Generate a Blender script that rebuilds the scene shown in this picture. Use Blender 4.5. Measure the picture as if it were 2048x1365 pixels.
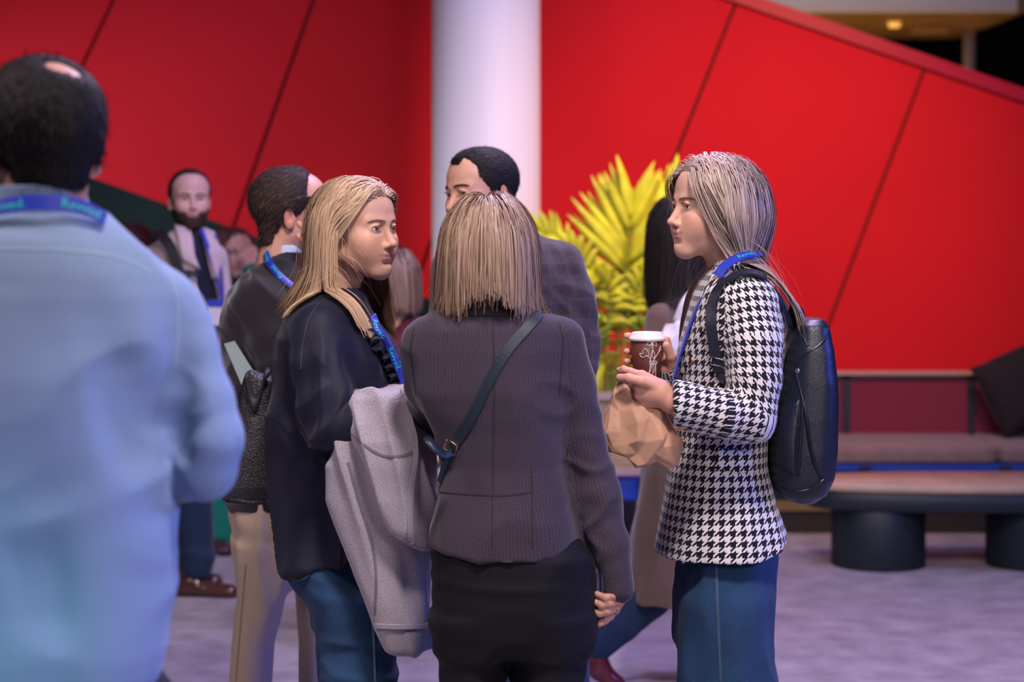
import bpy, bmesh, math, random
import numpy as np
from mathutils import Vector, Matrix
from mathutils.bvhtree import BVHTree

for o in list(bpy.data.objects): bpy.data.objects.remove(o, do_unlink=True)
SC = bpy.context.scene

# ------------------------------------------------------------------ camera
LENS = 70.0; F = LENS/36.0*2048.0          # focal length in pixels of the 2048-wide frame
CZ = 1.53; YH = 455.0                       # eye height; image row of the horizon
cd = bpy.data.cameras.new("camera"); cam = bpy.data.objects.new("camera", cd); SC.collection.objects.link(cam)
cam.location = (0,0,CZ); cam.rotation_euler = (math.pi/2,0,0)
cd.lens = LENS; cd.sensor_width = 36.0; cd.shift_y = -(682.5-YH)/2048.0; cd.clip_end = 100
cd.dof.use_dof = True; cd.dof.focus_distance = 4.50; cd.dof.aperture_fstop = 2.9
SC.camera = cam

# ------------------------------------------------------------------ world and lights (event hall: dim violet room, stage lamps and added fill)
wd = bpy.data.worlds.new("hall"); SC.world = wd; wd.use_nodes = True
bg = wd.node_tree.nodes["Background"]; bg.inputs[0].default_value = (.30,.27,.62,1); bg.inputs[1].default_value = .022
def lamp(name, kind, loc, target, energy, color, size=1.0, spot=60, blend=.6, size_y=None):
    l = bpy.data.lights.new(name, kind); l.energy = energy; l.color = color
    if kind == "AREA":
        l.size = size
        if size_y: l.shape = "RECTANGLE"; l.size_y = size_y
    if kind == "SPOT": l.spot_size = math.radians(spot); l.spot_blend = blend; l.shadow_soft_size = size
    o = bpy.data.objects.new(name, l); SC.collection.objects.link(o); o.location = loc
    o.rotation_euler = (Vector(target)-Vector(loc)).to_track_quat("-Z","Y").to_euler(); return o
lamp("key_light", "SPOT", (.45,2.0,5.0), (.15,4.75,1.4), 860, (1.0,.85,.90), .32, 68, .75)
lamp("front_fill_light", "AREA", (1.9,.3,2.7), (-.2,4.6,1.45), 62, (1.0,.84,.84), 1.0)  # soft fill added in front to brighten the faces
lamp("left_soft_light", "AREA", (-2.6,2.6,3.6), (.2,4.7,1.3), 60, (1.0,.78,.80), .8)
lamp("hair_light", "AREA", (.7,6.5,4.4), (.2,4.6,1.5), 130, (.78,.62,1.0), 1.0)
lamp("blue_side_light", "AREA", (3.6,4.4,2.2), (.6,4.6,.9), 80, (.08,.14,1.0), .6)
lamp("blue_stage_light", "SPOT", (2.4,.3,2.6), (-.46,2.95,.72), 200, (.16,.24,1.0), .06, 22, .7)
lamp("teal_stage_light", "SPOT", (-2.6,.3,2.4), (-.72,2.95,.66), 150, (.14,.95,.80), .06, 17, .8)
lamp("floor_violet_light", "AREA", (.8,7.4,5.6), (.9,7.6,0), 105, (.58,.42,1.0), 2.6)
lamp("column_light", "SPOT", (.9,6.6,5.2), (-.10,9.75,1.9), 330, (1.0,.86,.90), .3, 22, 1.0)  # extra spot added to brighten the column
lamp("wall_warm_light", "SPOT", (2.0,7.2,3.6), (1.15,10.8,1.25), 560, (1.0,.50,.26), .25, 66, 1.0)
lamp("wall_left_light", "SPOT", (-4.6,8.3,2.4), (-2.0,10.8,1.05), 400, (.84,.95,1.0), .4, 72, 1.0)
lamp("plant_light", "SPOT", (1.2,6.2,5.2), (.52,9.1,1.40), 620, (1.0,.90,.40), .12, 15, .7)
SC.view_settings.view_transform = "Standard"; SC.view_settings.look = "None"
SC.view_settings.exposure = 0.0; SC.view_settings.gamma = 1.0; SC.view_settings.use_curve_mapping = False
SC.cycles.use_denoising = True
# ------------------------------------------------------------------ helpers
rng = np.random.default_rng(7)
random.seed(7)
COL = bpy.context.scene.collection

def V(*a): return np.array(a, dtype=np.float64)
def nrm(v):
    v = np.asarray(v, float); return v/ (np.linalg.norm(v)+1e-12)
def at(px, py, d):
    """point seen at pixel (px, py) of the 2048x1365 frame, at distance d in front of the lens"""
    return V((px-1024.0)*d/F, d, CZ-(py-YH)*d/F)
def rotz(deg):
    c, s = math.cos(math.radians(deg)), math.sin(math.radians(deg))
    return np.array([[c,-s,0],[s,c,0],[0,0,1.0]])
def rotx(deg):
    c, s = math.cos(math.radians(deg)), math.sin(math.radians(deg))
    return np.array([[1.0,0,0],[0,c,-s],[0,s,c]])
def roty(deg):
    c, s = math.cos(math.radians(deg)), math.sin(math.radians(deg))
    return np.array([[c,0,s],[0,1.0,0],[-s,0,c]])

# ---- noise on points
_perm = rng.permutation(4096).astype(np.int64)
_vals = rng.random(4096)*2-1
def vnoise(P):
    P = np.asarray(P, float); I = np.floor(P).astype(np.int64); f = P-I
    f = f*f*(3-2*f)
    out = 0
    for dx in (0,1):
        wx = f[:,0] if dx else 1-f[:,0]
        for dy in (0,1):
            wy = f[:,1] if dy else 1-f[:,1]
            for dz in (0,1):
                wz = f[:,2] if dz else 1-f[:,2]
                h = _perm[(I[:,0]+dx) & 4095]; h = _perm[(h+I[:,1]+dy) & 4095]; h = _perm[(h+I[:,2]+dz) & 4095]
                out = out + wx*wy*wz*_vals[h]
    return out
def ridged(P): return 1-2*np.abs(vnoise(P))

# ---- signed distance fields on a grid
def smin(a, b, k):
    if k <= 0: return np.minimum(a, b)
    h = np.maximum(k-np.abs(a-b), 0)/k
    return np.minimum(a, b)-h*h*k*0.25
def smax(a, b, k): return -smin(-a, -b, k)

class Prim:
    """fn(X,Y,Z)->distance with a bounding box"""
    def __init__(s, fn, lo, hi): s.fn, s.lo, s.hi = fn, np.asarray(lo,float), np.asarray(hi,float)

def ell(c, r, R=None):
    c = np.asarray(c,float); r = np.asarray(r,float)
    m = np.full(3, max(r)) if R is not None else r
    def fn(X,Y,Z):
        x,y,z = X-c[0], Y-c[1], Z-c[2]
        if R is not None:
            x,y,z = (R[0,0]*x+R[1,0]*y+R[2,0]*z, R[0,1]*x+R[1,1]*y+R[2,1]*z, R[0,2]*x+R[1,2]*y+R[2,2]*z)
        k0 = np.sqrt((x/r[0])**2+(y/r[1])**2+(z/r[2])**2)
        k1 = np.sqrt((x/r[0]**2)**2+(y/r[1]**2)**2+(z/r[2]**2)**2)+1e-9
        return k0*(k0-1)/k1
    return Prim(fn, c-m, c+m)
def cone(a, b, ra, rb, n=None, sq=1.0):
    """capsule with two radii; n, sq: flatten along the axis n to the factor sq"""
    a = np.asarray(a,float); b = np.asarray(b,float); ab = b-a; L2 = ab@ab+1e-12
    if n is not None: n = nrm(n)
    def fn(X,Y,Z):
        x,y,z = X-a[0], Y-a[1], Z-a[2]
        t = np.clip((x*ab[0]+y*ab[1]+z*ab[2])/L2, 0, 1)
        x = x-t*ab[0]; y = y-t*ab[1]; z = z-t*ab[2]
        if n is not None:
            w = (x*n[0]+y*n[1]+z*n[2])*(1/sq-1)
            x = x+w*n[0]; y = y+w*n[1]; z = z+w*n[2]
        d = np.sqrt(x*x+y*y+z*z)-(ra+(rb-ra)*t)
        return d*(sq if n is not None else 1)
    r = max(ra, rb)
    return Prim(fn, np.minimum(a,b)-r, np.maximum(a,b)+r)
def loft(rows, rot=0.0, e=2.4, capk=0.0):
    """stack of (super)ellipses: rows (z, cx, cy, half_x, half_y), rot turns each section about its own centre"""
    A = np.array(sorted(rows, key=lambda r: r[0]), float); zz = A[:,0]
    c, s = math.cos(math.radians(rot)), math.sin(math.radians(rot))
    def fn(X,Y,Z):
        zf = np.clip(Z, zz[0], zz[-1])
        cx, cy, a, b = (np.interp(zf, zz, A[:,i]) for i in (1,2,3,4))
        x, y = X-cx, Y-cy
        x, y = x*c+y*s, -x*s+y*c
        q = (np.abs(x/a)**e+np.abs(y/b)**e)**(1/e)
        d = (q-1)*np.minimum(a,b)*0.9
        return np.maximum(d, np.maximum(zz[0]-Z, Z-zz[-1]))
    m = max(A[:,3].max(), A[:,4].max())
    lo = V(A[:,1].min()-m, A[:,2].min()-m, zz[0]); hi = V(A[:,1].max()+m, A[:,2].max()+m, zz[-1])
    return Prim(fn, lo, hi)
def tube(pts, rs, n=None, sq=1.0):
    """chain of cones"""
    cs = [cone(pts[i], pts[i+1], rs[i], rs[i+1], n, sq) for i in range(len(pts)-1)]
    def fn(X,Y,Z):
        d = None
        for c_ in cs:
            q = c_.fn(X,Y,Z); d = q if d is None else smin(d, q, 0.012)
        return d
    return Prim(fn, np.min([c_.lo for c_ in cs],0), np.max([c_.hi for c_ in cs],0))

class Field:
    def __init__(s, lo, hi, h, mk=0.05):
        s.lo = np.asarray(lo,float); s.h = h; s.mk = mk
        s.n = np.ceil((np.asarray(hi,float)-s.lo)/h).astype(int)+1
        s.v = np.full(s.n, 0.06, np.float32)
    def sl(s, lo, hi):
        i0 = np.clip(np.floor((lo-s.lo)/s.h).astype(int), 0, s.n-1); i1 = np.clip(np.ceil((hi-s.lo)/s.h).astype(int)+1, 0, s.n)
        if np.any(i1 <= i0): return None
        g = [(s.lo[k]+s.h*np.arange(i0[k], i1[k])).astype(np.float32) for k in range(3)]
        return (slice(i0[0],i1[0]), slice(i0[1],i1[1]), slice(i0[2],i1[2])), g[0][:,None,None], g[1][None,:,None], g[2][None,None,:]
    def add(s, p, k=0.0):
        m = max(k, s.mk)+4*s.h+0.004
        q = s.sl(p.lo-m, p.hi+m)
        if q is None: return s
        S,X,Y,Z = q; s.v[S] = smin(s.v[S], p.fn(X,Y,Z), k); return s
    def cut(s, p, k=0.0):
        m = k+4*s.h+0.004
        q = s.sl(p.lo-m, p.hi+m)
        if q is None: return s
        S,X,Y,Z = q; s.v[S] = smax(s.v[S], -p.fn(X,Y,Z), k); return s
    def half(s, point, normal, k=0.0):
        """cut away what lies on the side the normal points to"""
        S,X,Y,Z = s.sl(s.lo-1, s.lo+s.n*s.h+1); n = nrm(normal)
        s.v = smax(s.v, ((X-point[0])*n[0]+(Y-point[1])*n[1]+(Z-point[2])*n[2]).astype(np.float32), k); return s
    def apply(s, fn):
        S,X,Y,Z = s.sl(s.lo-1, s.lo+s.n*s.h+1); s.v = fn(s.v, X, Y, Z).astype(np.float32); return s
    def mesh(s):
        """naive surface nets -> verts, quads"""
        v = s.v.copy()
        for ax in range(3):
            sl0 = [slice(None)]*3; sl0[ax] = 0; v[tuple(sl0)] = np.maximum(v[tuple(sl0)], 1e-3)
            sl0[ax] = -1; v[tuple(sl0)] = np.maximum(v[tuple(sl0)], 1e-3)
        ins = v < 0
        nx,ny,nz = v.shape
        cnt = np.zeros((nx-1,ny-1,nz-1), np.int8)
        for i in (0,1):
            for j in (0,1):
                for k in (0,1): cnt += ins[i:nx-1+i, j:ny-1+j, k:nz-1+k]
        act = (cnt > 0) & (cnt < 8)
        ci = np.argwhere(act)
        idx = np.full(act.shape, -1, np.int64); idx[act] = np.arange(len(ci))
        acc = np.zeros((len(ci),3)); num = np.zeros(len(ci))
        corners = [(i,j,k) for i in (0,1) for j in (0,1) for k in (0,1)]
        val = {c: v[ci[:,0]+c[0], ci[:,1]+c[1], ci[:,2]+c[2]].astype(np.float64) for c in corners}
        for c in corners:
            for ax in range(3):
                if c[ax] == 0:
                    c2 = tuple(1 if q==ax else c[q] for q in range(3))
                    a, b = val[c], val[c2]; m = (a < 0) != (b < 0)
                    t = a[m]/(a[m]-b[m]); p = np.tile(np.array(c,float), (m.sum(),1)); p[:,ax] += t
                    acc[m] += p; num[m] += 1
        verts = s.lo + s.h*(ci + acc/num[:,None])
        quads = []
        for ax in range(3):
            b_, c_ = [(1,2),(2,0),(0,1)][ax]
            A = [slice(None)]*3; B = [slice(None)]*3
            A[ax] = slice(0,-1); B[ax] = slice(1,None)
            ia, ib = ins[tuple(A)], ins[tuple(B)]
            e = np.argwhere(ia != ib)
            ok = (e[:,b_]>0)&(e[:,c_]>0)&(e[:,b_]<v.shape[b_]-1)&(e[:,c_]<v.shape[c_]-1); e = e[ok]
            flip = ia[e[:,0],e[:,1],e[:,2]]
            def at_(db, dc):
                q = e.copy(); q[:,b_] += db; q[:,c_] += dc; return idx[q[:,0],q[:,1],q[:,2]]
            q = np.stack([at_(-1,-1), at_(0,-1), at_(0,0), at_(-1,0)],1)
            q[~flip] = q[~flip][:,::-1]
            quads.append(q)
        quads = np.concatenate(quads)
        quads = quads[(quads >= 0).all(1)]
        return verts, quads

def field_of(prims, h, pad=0.03):
    lo = np.min([p.lo for p,k in prims],0)-pad; hi = np.max([p.hi for p,k in prims],0)+pad
    f = Field(lo, hi, h)
    for p,k in prims: f.add(p, k)
    return f

def vnormals(v, q):
    fn = np.cross(v[q[:,2]]-v[q[:,0]], v[q[:,3]]-v[q[:,1]])
    n = np.zeros_like(v)
    for i in range(4): np.add.at(n, q[:,i], fn)
    return n/(np.linalg.norm(n,axis=1)[:,None]+1e-12)
def relax(v, q, it=2, lam=0.5):
    e = np.concatenate([q[:,[0,1]],q[:,[1,2]],q[:,[2,3]],q[:,[3,0]]]); e = np.concatenate([e, e[:,::-1]])
    deg = np.bincount(e[:,0], minlength=len(v)).astype(float)
    for _ in range(it):
        s = np.stack([np.bincount(e[:,0], weights=v[e[:,1],k], minlength=len(v)) for k in range(3)],1)/deg[:,None]
        v = v+(s-v)*lam
    return v

# ---- objects
def link(o, parent=None):
    COL.objects.link(o)
    if parent is not None: o.parent = parent
    return o
def tag(o, label=None, category=None, group=None, kind=None):
    if label: o["label"] = label
    if category: o["category"] = category
    if group: o["group"] = group
    if kind: o["kind"] = kind
    return o
def thing(name, loc, label, category, group=None):
    o = bpy.data.objects.new(name, None); o.empty_display_size = 0.1
    o.location = tuple(loc); link(o); return tag(o, label, category, group)
ORG = {}
def mesh_obj(name, verts, faces, mat, parent=None, smooth=True, col=None, uv=None, tone=None):
    """verts in world space; stored relative to the parent chain's origin"""
    verts = np.asarray(verts, float)
    off = np.zeros(3); p = parent
    while p is not None: off = off+np.array(p.location); p = p.parent
    me = bpy.data.meshes.new(name)
    if isinstance(faces, np.ndarray) and faces.ndim == 2:
        k = faces.shape[1]; nf = len(faces)
        me.vertices.add(len(verts)); me.vertices.foreach_set("co", (verts-off).astype(np.float32).ravel())
        me.loops.add(nf*k); me.loops.foreach_set("vertex_index", faces.astype(np.int32).ravel())
        me.polygons.add(nf); me.polygons.foreach_set("loop_start", np.arange(0, nf*k, k, dtype=np.int32))
        me.polygons.foreach_set("loop_total", np.full(nf, k, np.int32))
    else:
        me.from_pydata([tuple(x) for x in (verts-off)], [], [tuple(int(i) for i in f) for f in faces])
    me.update(calc_edges=True)
    me.polygons.foreach_set("use_smooth", np.full(len(me.polygons), bool(smooth)))
    if col is not None:
        a = me.color_attributes.new("Col", "FLOAT_COLOR", "POINT")
        c4 = np.ones((len(verts),4), np.float32); c4[:,:3] = col; a.data.foreach_set("color", c4.ravel())
    if tone is not None:
        a = me.attributes.new("tone", "FLOAT", "POINT"); a.data.foreach_set("value", np.asarray(tone, np.float32))
    if uv is not None:
        l = me.uv_layers.new(name="UVMap"); l.data.foreach_set("uv", np.asarray(uv, np.float32).ravel())
    me.validate(); me.update()
    if mat is not None: me.materials.append(mat)
    o = bpy.data.objects.new(name, me); return link(o, parent)
def join(*parts):
    vs, fs, n = [], [], 0
    for v, f in parts:
        vs.append(np.asarray(v,float)); fs.append(np.asarray(f)+n); n += len(v)
    return np.concatenate(vs), np.concatenate(fs)

# ---- plain shapes as (verts, quads)
def box_(lo, hi, R=None, c=None):
    lo = np.asarray(lo,float); hi = np.asarray(hi,float)
    v = np.array([[ (hi if (i>>k)&1 else lo)[k] for k in range(3)] for i in range(8)])
    if R is not None: v = (v-c)@np.asarray(R).T+c
    f = np.array([[0,2,3,1],[4,5,7,6],[0,1,5,4],[2,6,7,3],[0,4,6,2],[1,3,7,5]])
    return v, f
def rings_(rings, close_ends=True):
    """list of (n,3) rings -> quads (ends fanned as quads)"""
    n = len(rings[0]); v = np.concatenate(rings); f = []
    for i in range(len(rings)-1):
        a = i*n; b = a+n
        for j in range(n): k = (j+1)%n; f.append((a+j, a+k, b+k, b+j))
    if close_ends:
        for base, fl in ((0,True), ((len(rings)-1)*n, False)):
            c = len(v); v = np.concatenate([v, rings[0 if fl else -1].mean(0)[None]])
            for j in range(0, n, 2):
                q = (base+j, base+(j+1)%n, base+(j+2)%n, c)
                f.append(q[::-1] if fl else q)
    return v, np.array(f)
def lathe_(c, prof, n=32, ax=(1,1), close=True):
    """prof: (radius, z) rows about a vertical axis at c"""
    t = np.arange(n)*2*math.pi/n
    R = [np.stack([c[0]+r*ax[0]*np.cos(t), c[1]+r*ax[1]*np.sin(t), np.full(n, c[2]+z)],1) for r,z in prof]
    return rings_(R, close)
def sweep_(pts, r, n=8, r2=None):
    """round tube along a polyline; r may be a list"""
    pts = np.asarray(pts,float); m = len(pts); r = np.broadcast_to(r,(m,))
    up = V(0.13,0.21,0.97); R = []
    t = np.gradient(pts, axis=0)
    for i in range(m):
        d = nrm(t[i]); a = nrm(np.cross(d, up)); b = np.cross(d, a)
        an = np.arange(n)*2*math.pi/n
        R.append(pts[i]+r[i]*(np.cos(an)[:,None]*a+np.sin(an)[:,None]*b))
    return rings_(R)
def spline(pts, n):
    """Catmull-Rom through points"""
    P = np.asarray(pts,float); P = np.concatenate([[2*P[0]-P[1]],P,[2*P[-1]-P[-2]]]); m = len(P)-3
    u = np.linspace(0, m-1e-9, n); i = u.astype(int); t = (u-i)[:,None]
    a,b,c,d = P[i],P[i+1],P[i+2],P[i+3]
    return 0.5*((2*b)+(-a+c)*t+(2*a-5*b+4*c-d)*t*t+(-a+3*b-3*c+d)*t**3)
def strip_(pts, nor, w, th=0.0015):
    """flat band along a polyline with thickness; nor = outward normals"""
    pts = np.asarray(pts,float); nor = np.asarray(nor,float); t = np.gradient(pts, axis=0)
    w = np.broadcast_to(w,(len(pts),))
    R = []
    for i in range(len(pts)):
        d = nrm(t[i]); n_ = nrm(nor[i]-d*(nor[i]@d)); s = np.cross(d, n_)
        h = w[i]/2
        R.append(np.stack([pts[i]-s*h+n_*th, pts[i]+s*h+n_*th, pts[i]+s*h-n_*th, pts[i]-s*h-n_*th]))
    return rings_(R)

# ---- materials
def mat(name, color=(.8,.8,.8), rough=.6, metal=0, spec=.5, sss=0, sheen=0, vcol=False, bump=None, var=None, emit=None, coat=0, aniso=0):
    m = bpy.data.materials.new(name); m.use_nodes = True; nt = m.node_tree; N = nt.nodes; L = nt.links
    b = N["Principled BSDF"]
    b.inputs["Base Color"].default_value = (*color,1); b.inputs["Roughness"].default_value = rough
    b.inputs["Metallic"].default_value = metal; b.inputs["Specular IOR Level"].default_value = spec
    if sss: b.inputs["Subsurface Weight"].default_value = sss; b.inputs["Subsurface Radius"].default_value = (1,.35,.2); b.inputs["Subsurface Scale"].default_value = .006
    if sheen: b.inputs["Sheen Weight"].default_value = sheen; b.inputs["Sheen Roughness"].default_value = .4
    if coat: b.inputs["Coat Weight"].default_value = coat; b.inputs["Coat Roughness"].default_value = .2
    if aniso: b.inputs["Anisotropic"].default_value = aniso
    if emit: b.inputs["Emission Color"].default_value = (*emit[0],1); b.inputs["Emission Strength"].default_value = emit[1]
    base = None
    if vcol:
        a = N.new("ShaderNodeAttribute"); a.attribute_name = "Col"; base = a.outputs["Color"]
    tc = N.new("ShaderNodeTexCoord")
    if var:                                                # (scale, amount): cloudy colour variation
        nz = N.new("ShaderNodeTexNoise"); nz.inputs["Scale"].default_value = var[0]; nz.inputs["Detail"].default_value = 5
        L.new(tc.outputs["Object"], nz.inputs["Vector"])
        mr = N.new("ShaderNodeMapRange"); mr.inputs[3].default_value = 1-var[1]; mr.inputs[4].default_value = 1+var[1]
        mr.inputs[1].default_value = .25; mr.inputs[2].default_value = .75
        L.new(nz.outputs["Fac"], mr.inputs[0])
        mx = N.new("ShaderNodeMix"); mx.data_type = "RGBA"; mx.blend_type = "MULTIPLY"; mx.inputs[0].default_value = 1
        if base is not None: L.new(base, mx.inputs[6])
        else: mx.inputs[6].default_value = (*color,1)
        L.new(mr.outputs[0], mx.inputs[7]); base = mx.outputs[2]
    if base is not None: L.new(base, b.inputs["Base Color"])
    if bump:                                               # (kind, scale, strength, distance)
        kind, sc, st, di = bump
        if kind == "noise":
            t = N.new("ShaderNodeTexNoise"); t.inputs["Scale"].default_value = sc; t.inputs["Detail"].default_value = 6
        elif kind == "voronoi":
            t = N.new("ShaderNodeTexVoronoi"); t.inputs["Scale"].default_value = sc
        else:
            t = N.new("ShaderNodeTexWave"); t.inputs["Scale"].default_value = sc; t.inputs["Distortion"].default_value = .4
            t.bands_direction = kind
        L.new(tc.outputs["Object"], t.inputs["Vector"])
        bp = N.new("ShaderNodeBump"); bp.inputs["Strength"].default_value = st; bp.inputs["Distance"].default_value = di
        L.new(t.outputs[0] if kind != "noise" else t.outputs["Fac"], bp.inputs["Height"]); L.new(bp.outputs["Normal"], b.inputs["Normal"])
    return m
def cloth_mat(name, stops, weave=900, rough=.85, sheen=.15, bump=.25, stripe=None, plaid=None, var=(9,.15)):
    """woven cloth on UVs in metres: thread grain between two colours, optional stripes / plaid lines"""
    m = bpy.data.materials.new(name); m.use_nodes = True; nt = m.node_tree; N = nt.nodes; L = nt.links
    b = N["Principled BSDF"]; b.inputs["Roughness"].default_value = rough; b.inputs["Specular IOR Level"].default_value = .25
    b.inputs["Sheen Weight"].default_value = sheen; b.inputs["Sheen Roughness"].default_value = .45
    uv = N.new("ShaderNodeUVMap"); sp = N.new("ShaderNodeSeparateXYZ"); L.new(uv.outputs[0], sp.inputs[0])
    def math_(op, a, b_=None, c_=None):
        n = N.new("ShaderNodeMath"); n.operation = op
        for i, q in enumerate((a,b_,c_)):
            if q is None: continue
            if isinstance(q, (int,float)): n.inputs[i].default_value = q
            else: L.new(q, n.inputs[i])
        return n.outputs[0]
    mp = N.new("ShaderNodeMapping"); mp.inputs["Scale"].default_value = (weave, weave*.35, 1); L.new(uv.outputs[0], mp.inputs[0])
    n1 = N.new("ShaderNodeTexNoise"); n1.inputs["Scale"].default_value = 1; n1.inputs["Detail"].default_value = 3; L.new(mp.outputs[0], n1.inputs["Vector"])
    mp2 = N.new("ShaderNodeMapping"); mp2.inputs["Scale"].default_value = (weave*.35, weave, 1); L.new(uv.outputs[0], mp2.inputs[0])
    n2 = N.new("ShaderNodeTexNoise"); n2.inputs["Scale"].default_value = 1; n2.inputs["Detail"].default_value = 3; L.new(mp2.outputs[0], n2.inputs["Vector"])
    g = math_("MULTIPLY", math_("ADD", n1.outputs["Fac"], n2.outputs["Fac"]), .5)
    mr = N.new("ShaderNodeMapRange"); mr.inputs[1].default_value = .36; mr.inputs[2].default_value = .64; L.new(g, mr.inputs[0])
    fac = mr.outputs[0]
    if stripe:                                             # (pitch_m, width 0..1, add)
        t = math_("FRACT", math_("DIVIDE", sp.outputs[0], stripe[0]))
        s = math_("LESS_THAN", t, stripe[1]); fac = math_("ADD", fac, math_("MULTIPLY", s, stripe[2]))
    if plaid:
        for o_ in (0,1):
            for pitch, wd, ad in plaid:
                t = math_("FRACT", math_("DIVIDE", sp.outputs[o_], pitch)); s = math_("LESS_THAN", t, wd)
                fac = math_("ADD", fac, math_("MULTIPLY", s, ad))
    cr = N.new("ShaderNodeValToRGB"); cr.color_ramp.elements[0].color = (*stops[0],1); cr.color_ramp.elements[1].color = (*stops[1],1)
    L.new(fac, cr.inputs[0]); col = cr.outputs[0]
    if var:
        nz = N.new("ShaderNodeTexNoise"); nz.inputs["Scale"].default_value = var[0]; L.new(uv.outputs[0], nz.inputs["Vector"])
        m2 = N.new("ShaderNodeMapRange"); m2.inputs[3].default_value = 1-var[1]; m2.inputs[4].default_value = 1+var[1]; L.new(nz.outputs["Fac"], m2.inputs[0])
        mx = N.new("ShaderNodeMix"); mx.data_type = "RGBA"; mx.blend_type = "MULTIPLY"; mx.inputs[0].default_value = 1
        L.new(col, mx.inputs[6]); L.new(m2.outputs[0], mx.inputs[7]); col = mx.outputs[2]
    L.new(col, b.inputs["Base Color"])
    bp = N.new("ShaderNodeBump"); bp.inputs["Strength"].default_value = bump; bp.inputs["Distance"].default_value = .0012
    L.new(g, bp.inputs["Height"]); L.new(bp.outputs["Normal"], b.inputs["Normal"])
    return m
def houndstooth_mat(name, dark, light, size):
    m = bpy.data.materials.new(name); m.use_nodes = True; nt = m.node_tree; N = nt.nodes; L = nt.links
    b = N["Principled BSDF"]; b.inputs["Roughness"].default_value = .9; b.inputs["Specular IOR Level"].default_value = .2
    b.inputs["Sheen Weight"].default_value = .12
    uv = N.new("ShaderNodeUVMap"); sp = N.new("ShaderNodeSeparateXYZ")
    nz = N.new("ShaderNodeTexNoise"); nz.inputs["Scale"].default_value = 420; L.new(uv.outputs[0], nz.inputs["Vector"])
    sc = N.new("ShaderNodeVectorMath"); sc.operation = "SCALE"; sc.inputs[3].default_value = 1/size; L.new(uv.outputs[0], sc.inputs[0])
    jt = N.new("ShaderNodeVectorMath"); jt.operation = "MULTIPLY_ADD"; L.new(nz.outputs["Color"], jt.inputs[0]); jt.inputs[1].default_value = (.1,.1,0); L.new(sc.outputs[0], jt.inputs[2])
    L.new(jt.outputs[0], sp.inputs[0])
    def math_(op, a, b_=None):
        n = N.new("ShaderNodeMath"); n.operation = op
        for i, q in enumerate((a,b_)):
            if q is None: continue
            if isinstance(q, (int,float)): n.inputs[i].default_value = q
            else: L.new(q, n.inputs[i])
        return n.outputs[0]
    A = math_("LESS_THAN", math_("FRACT", sp.outputs[0]), .5); B = math_("LESS_THAN", math_("FRACT", sp.outputs[1]), .5)
    T = math_("LESS_THAN", math_("FRACT", math_("MULTIPLY", math_("SUBTRACT", sp.outputs[1], sp.outputs[0]), 2.0)), .5)
    r = math_("ADD", math_("MULTIPLY", T, A), math_("MULTIPLY", math_("SUBTRACT", 1.0, T), B))
    mx = N.new("ShaderNodeMix"); mx.data_type = "RGBA"; L.new(r, mx.inputs[0]); mx.inputs[6].default_value = (*light,1); mx.inputs[7].default_value = (*dark,1)
    L.new(mx.outputs[2], b.inputs["Base Color"])
    bp = N.new("ShaderNodeBump"); bp.inputs["Strength"].default_value = .5; bp.inputs["Distance"].default_value = .002
    L.new(nz.outputs["Fac"], bp.inputs["Height"]); L.new(bp.outputs["Normal"], b.inputs["Normal"])
    return m
def hair_mat(name, dark, light, rough=.46, spec=.35):
    """strand colour runs from dark to light with the per-strand 'tone'"""
    m = bpy.data.materials.new(name); m.use_nodes = True; nt = m.node_tree; N = nt.nodes; L = nt.links
    b = N["Principled BSDF"]; b.inputs["Roughness"].default_value = rough; b.inputs["Specular IOR Level"].default_value = spec
    a = N.new("ShaderNodeAttribute"); a.attribute_name = "tone"
    cr = N.new("ShaderNodeValToRGB"); cr.color_ramp.elements[0].color = (*dark,1); cr.color_ramp.elements[1].color = (*light,1)
    L.new(a.outputs["Fac"], cr.inputs[0]); L.new(cr.outputs[0], b.inputs["Base Color"])
    return m
# ------------------------------------------------------------------ the hall
def poly_prism(pts2, d0, d1, px=True):
    """polygon given in pixels at distance d0, extruded straight back to d1"""
    a = [at(x,y,d0) for x,y in pts2]; b = [p+V(0,d1-d0,0) for p in a]; n = len(a)
    v = np.array(a+b); f = [tuple(range(n))[::-1], tuple(range(n,2*n))]+[(i,(i+1)%n,n+(i+1)%n,n+i) for i in range(n)]
    return v, f
m_floor = mat("floor_concrete", (.33,.31,.33), .55, spec=.35, bump=("noise",38,.35,.01), var=(7,.28))
v,f = box_((-9,-1,-.1),(9,22,0)); o = mesh_obj("floor", v, f, m_floor, smooth=False); tag(o, "grey speckled concrete floor of the hall", kind="structure")
m_dark = mat("dark_teal_wall", (.010,.030,.036), .7, var=(3,.2))
v,f = box_((-9,12.6,0),(1.2,12.8,7)); o = mesh_obj("wall_back", v, f, m_dark, smooth=False); tag(o, "dark teal wall under the red stair side", kind="structure")
m_black = mat("unlit_hall_black", (.008,.008,.009), .9)  # near-black colour stands in for the darkness of the hall's depth
v,f = box_((-9,19,0),(9,19.2,9)); o = mesh_obj("wall_far", v, f, m_black, smooth=False); tag(o, "far wall coloured black for the unlit hall", kind="structure")

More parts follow.
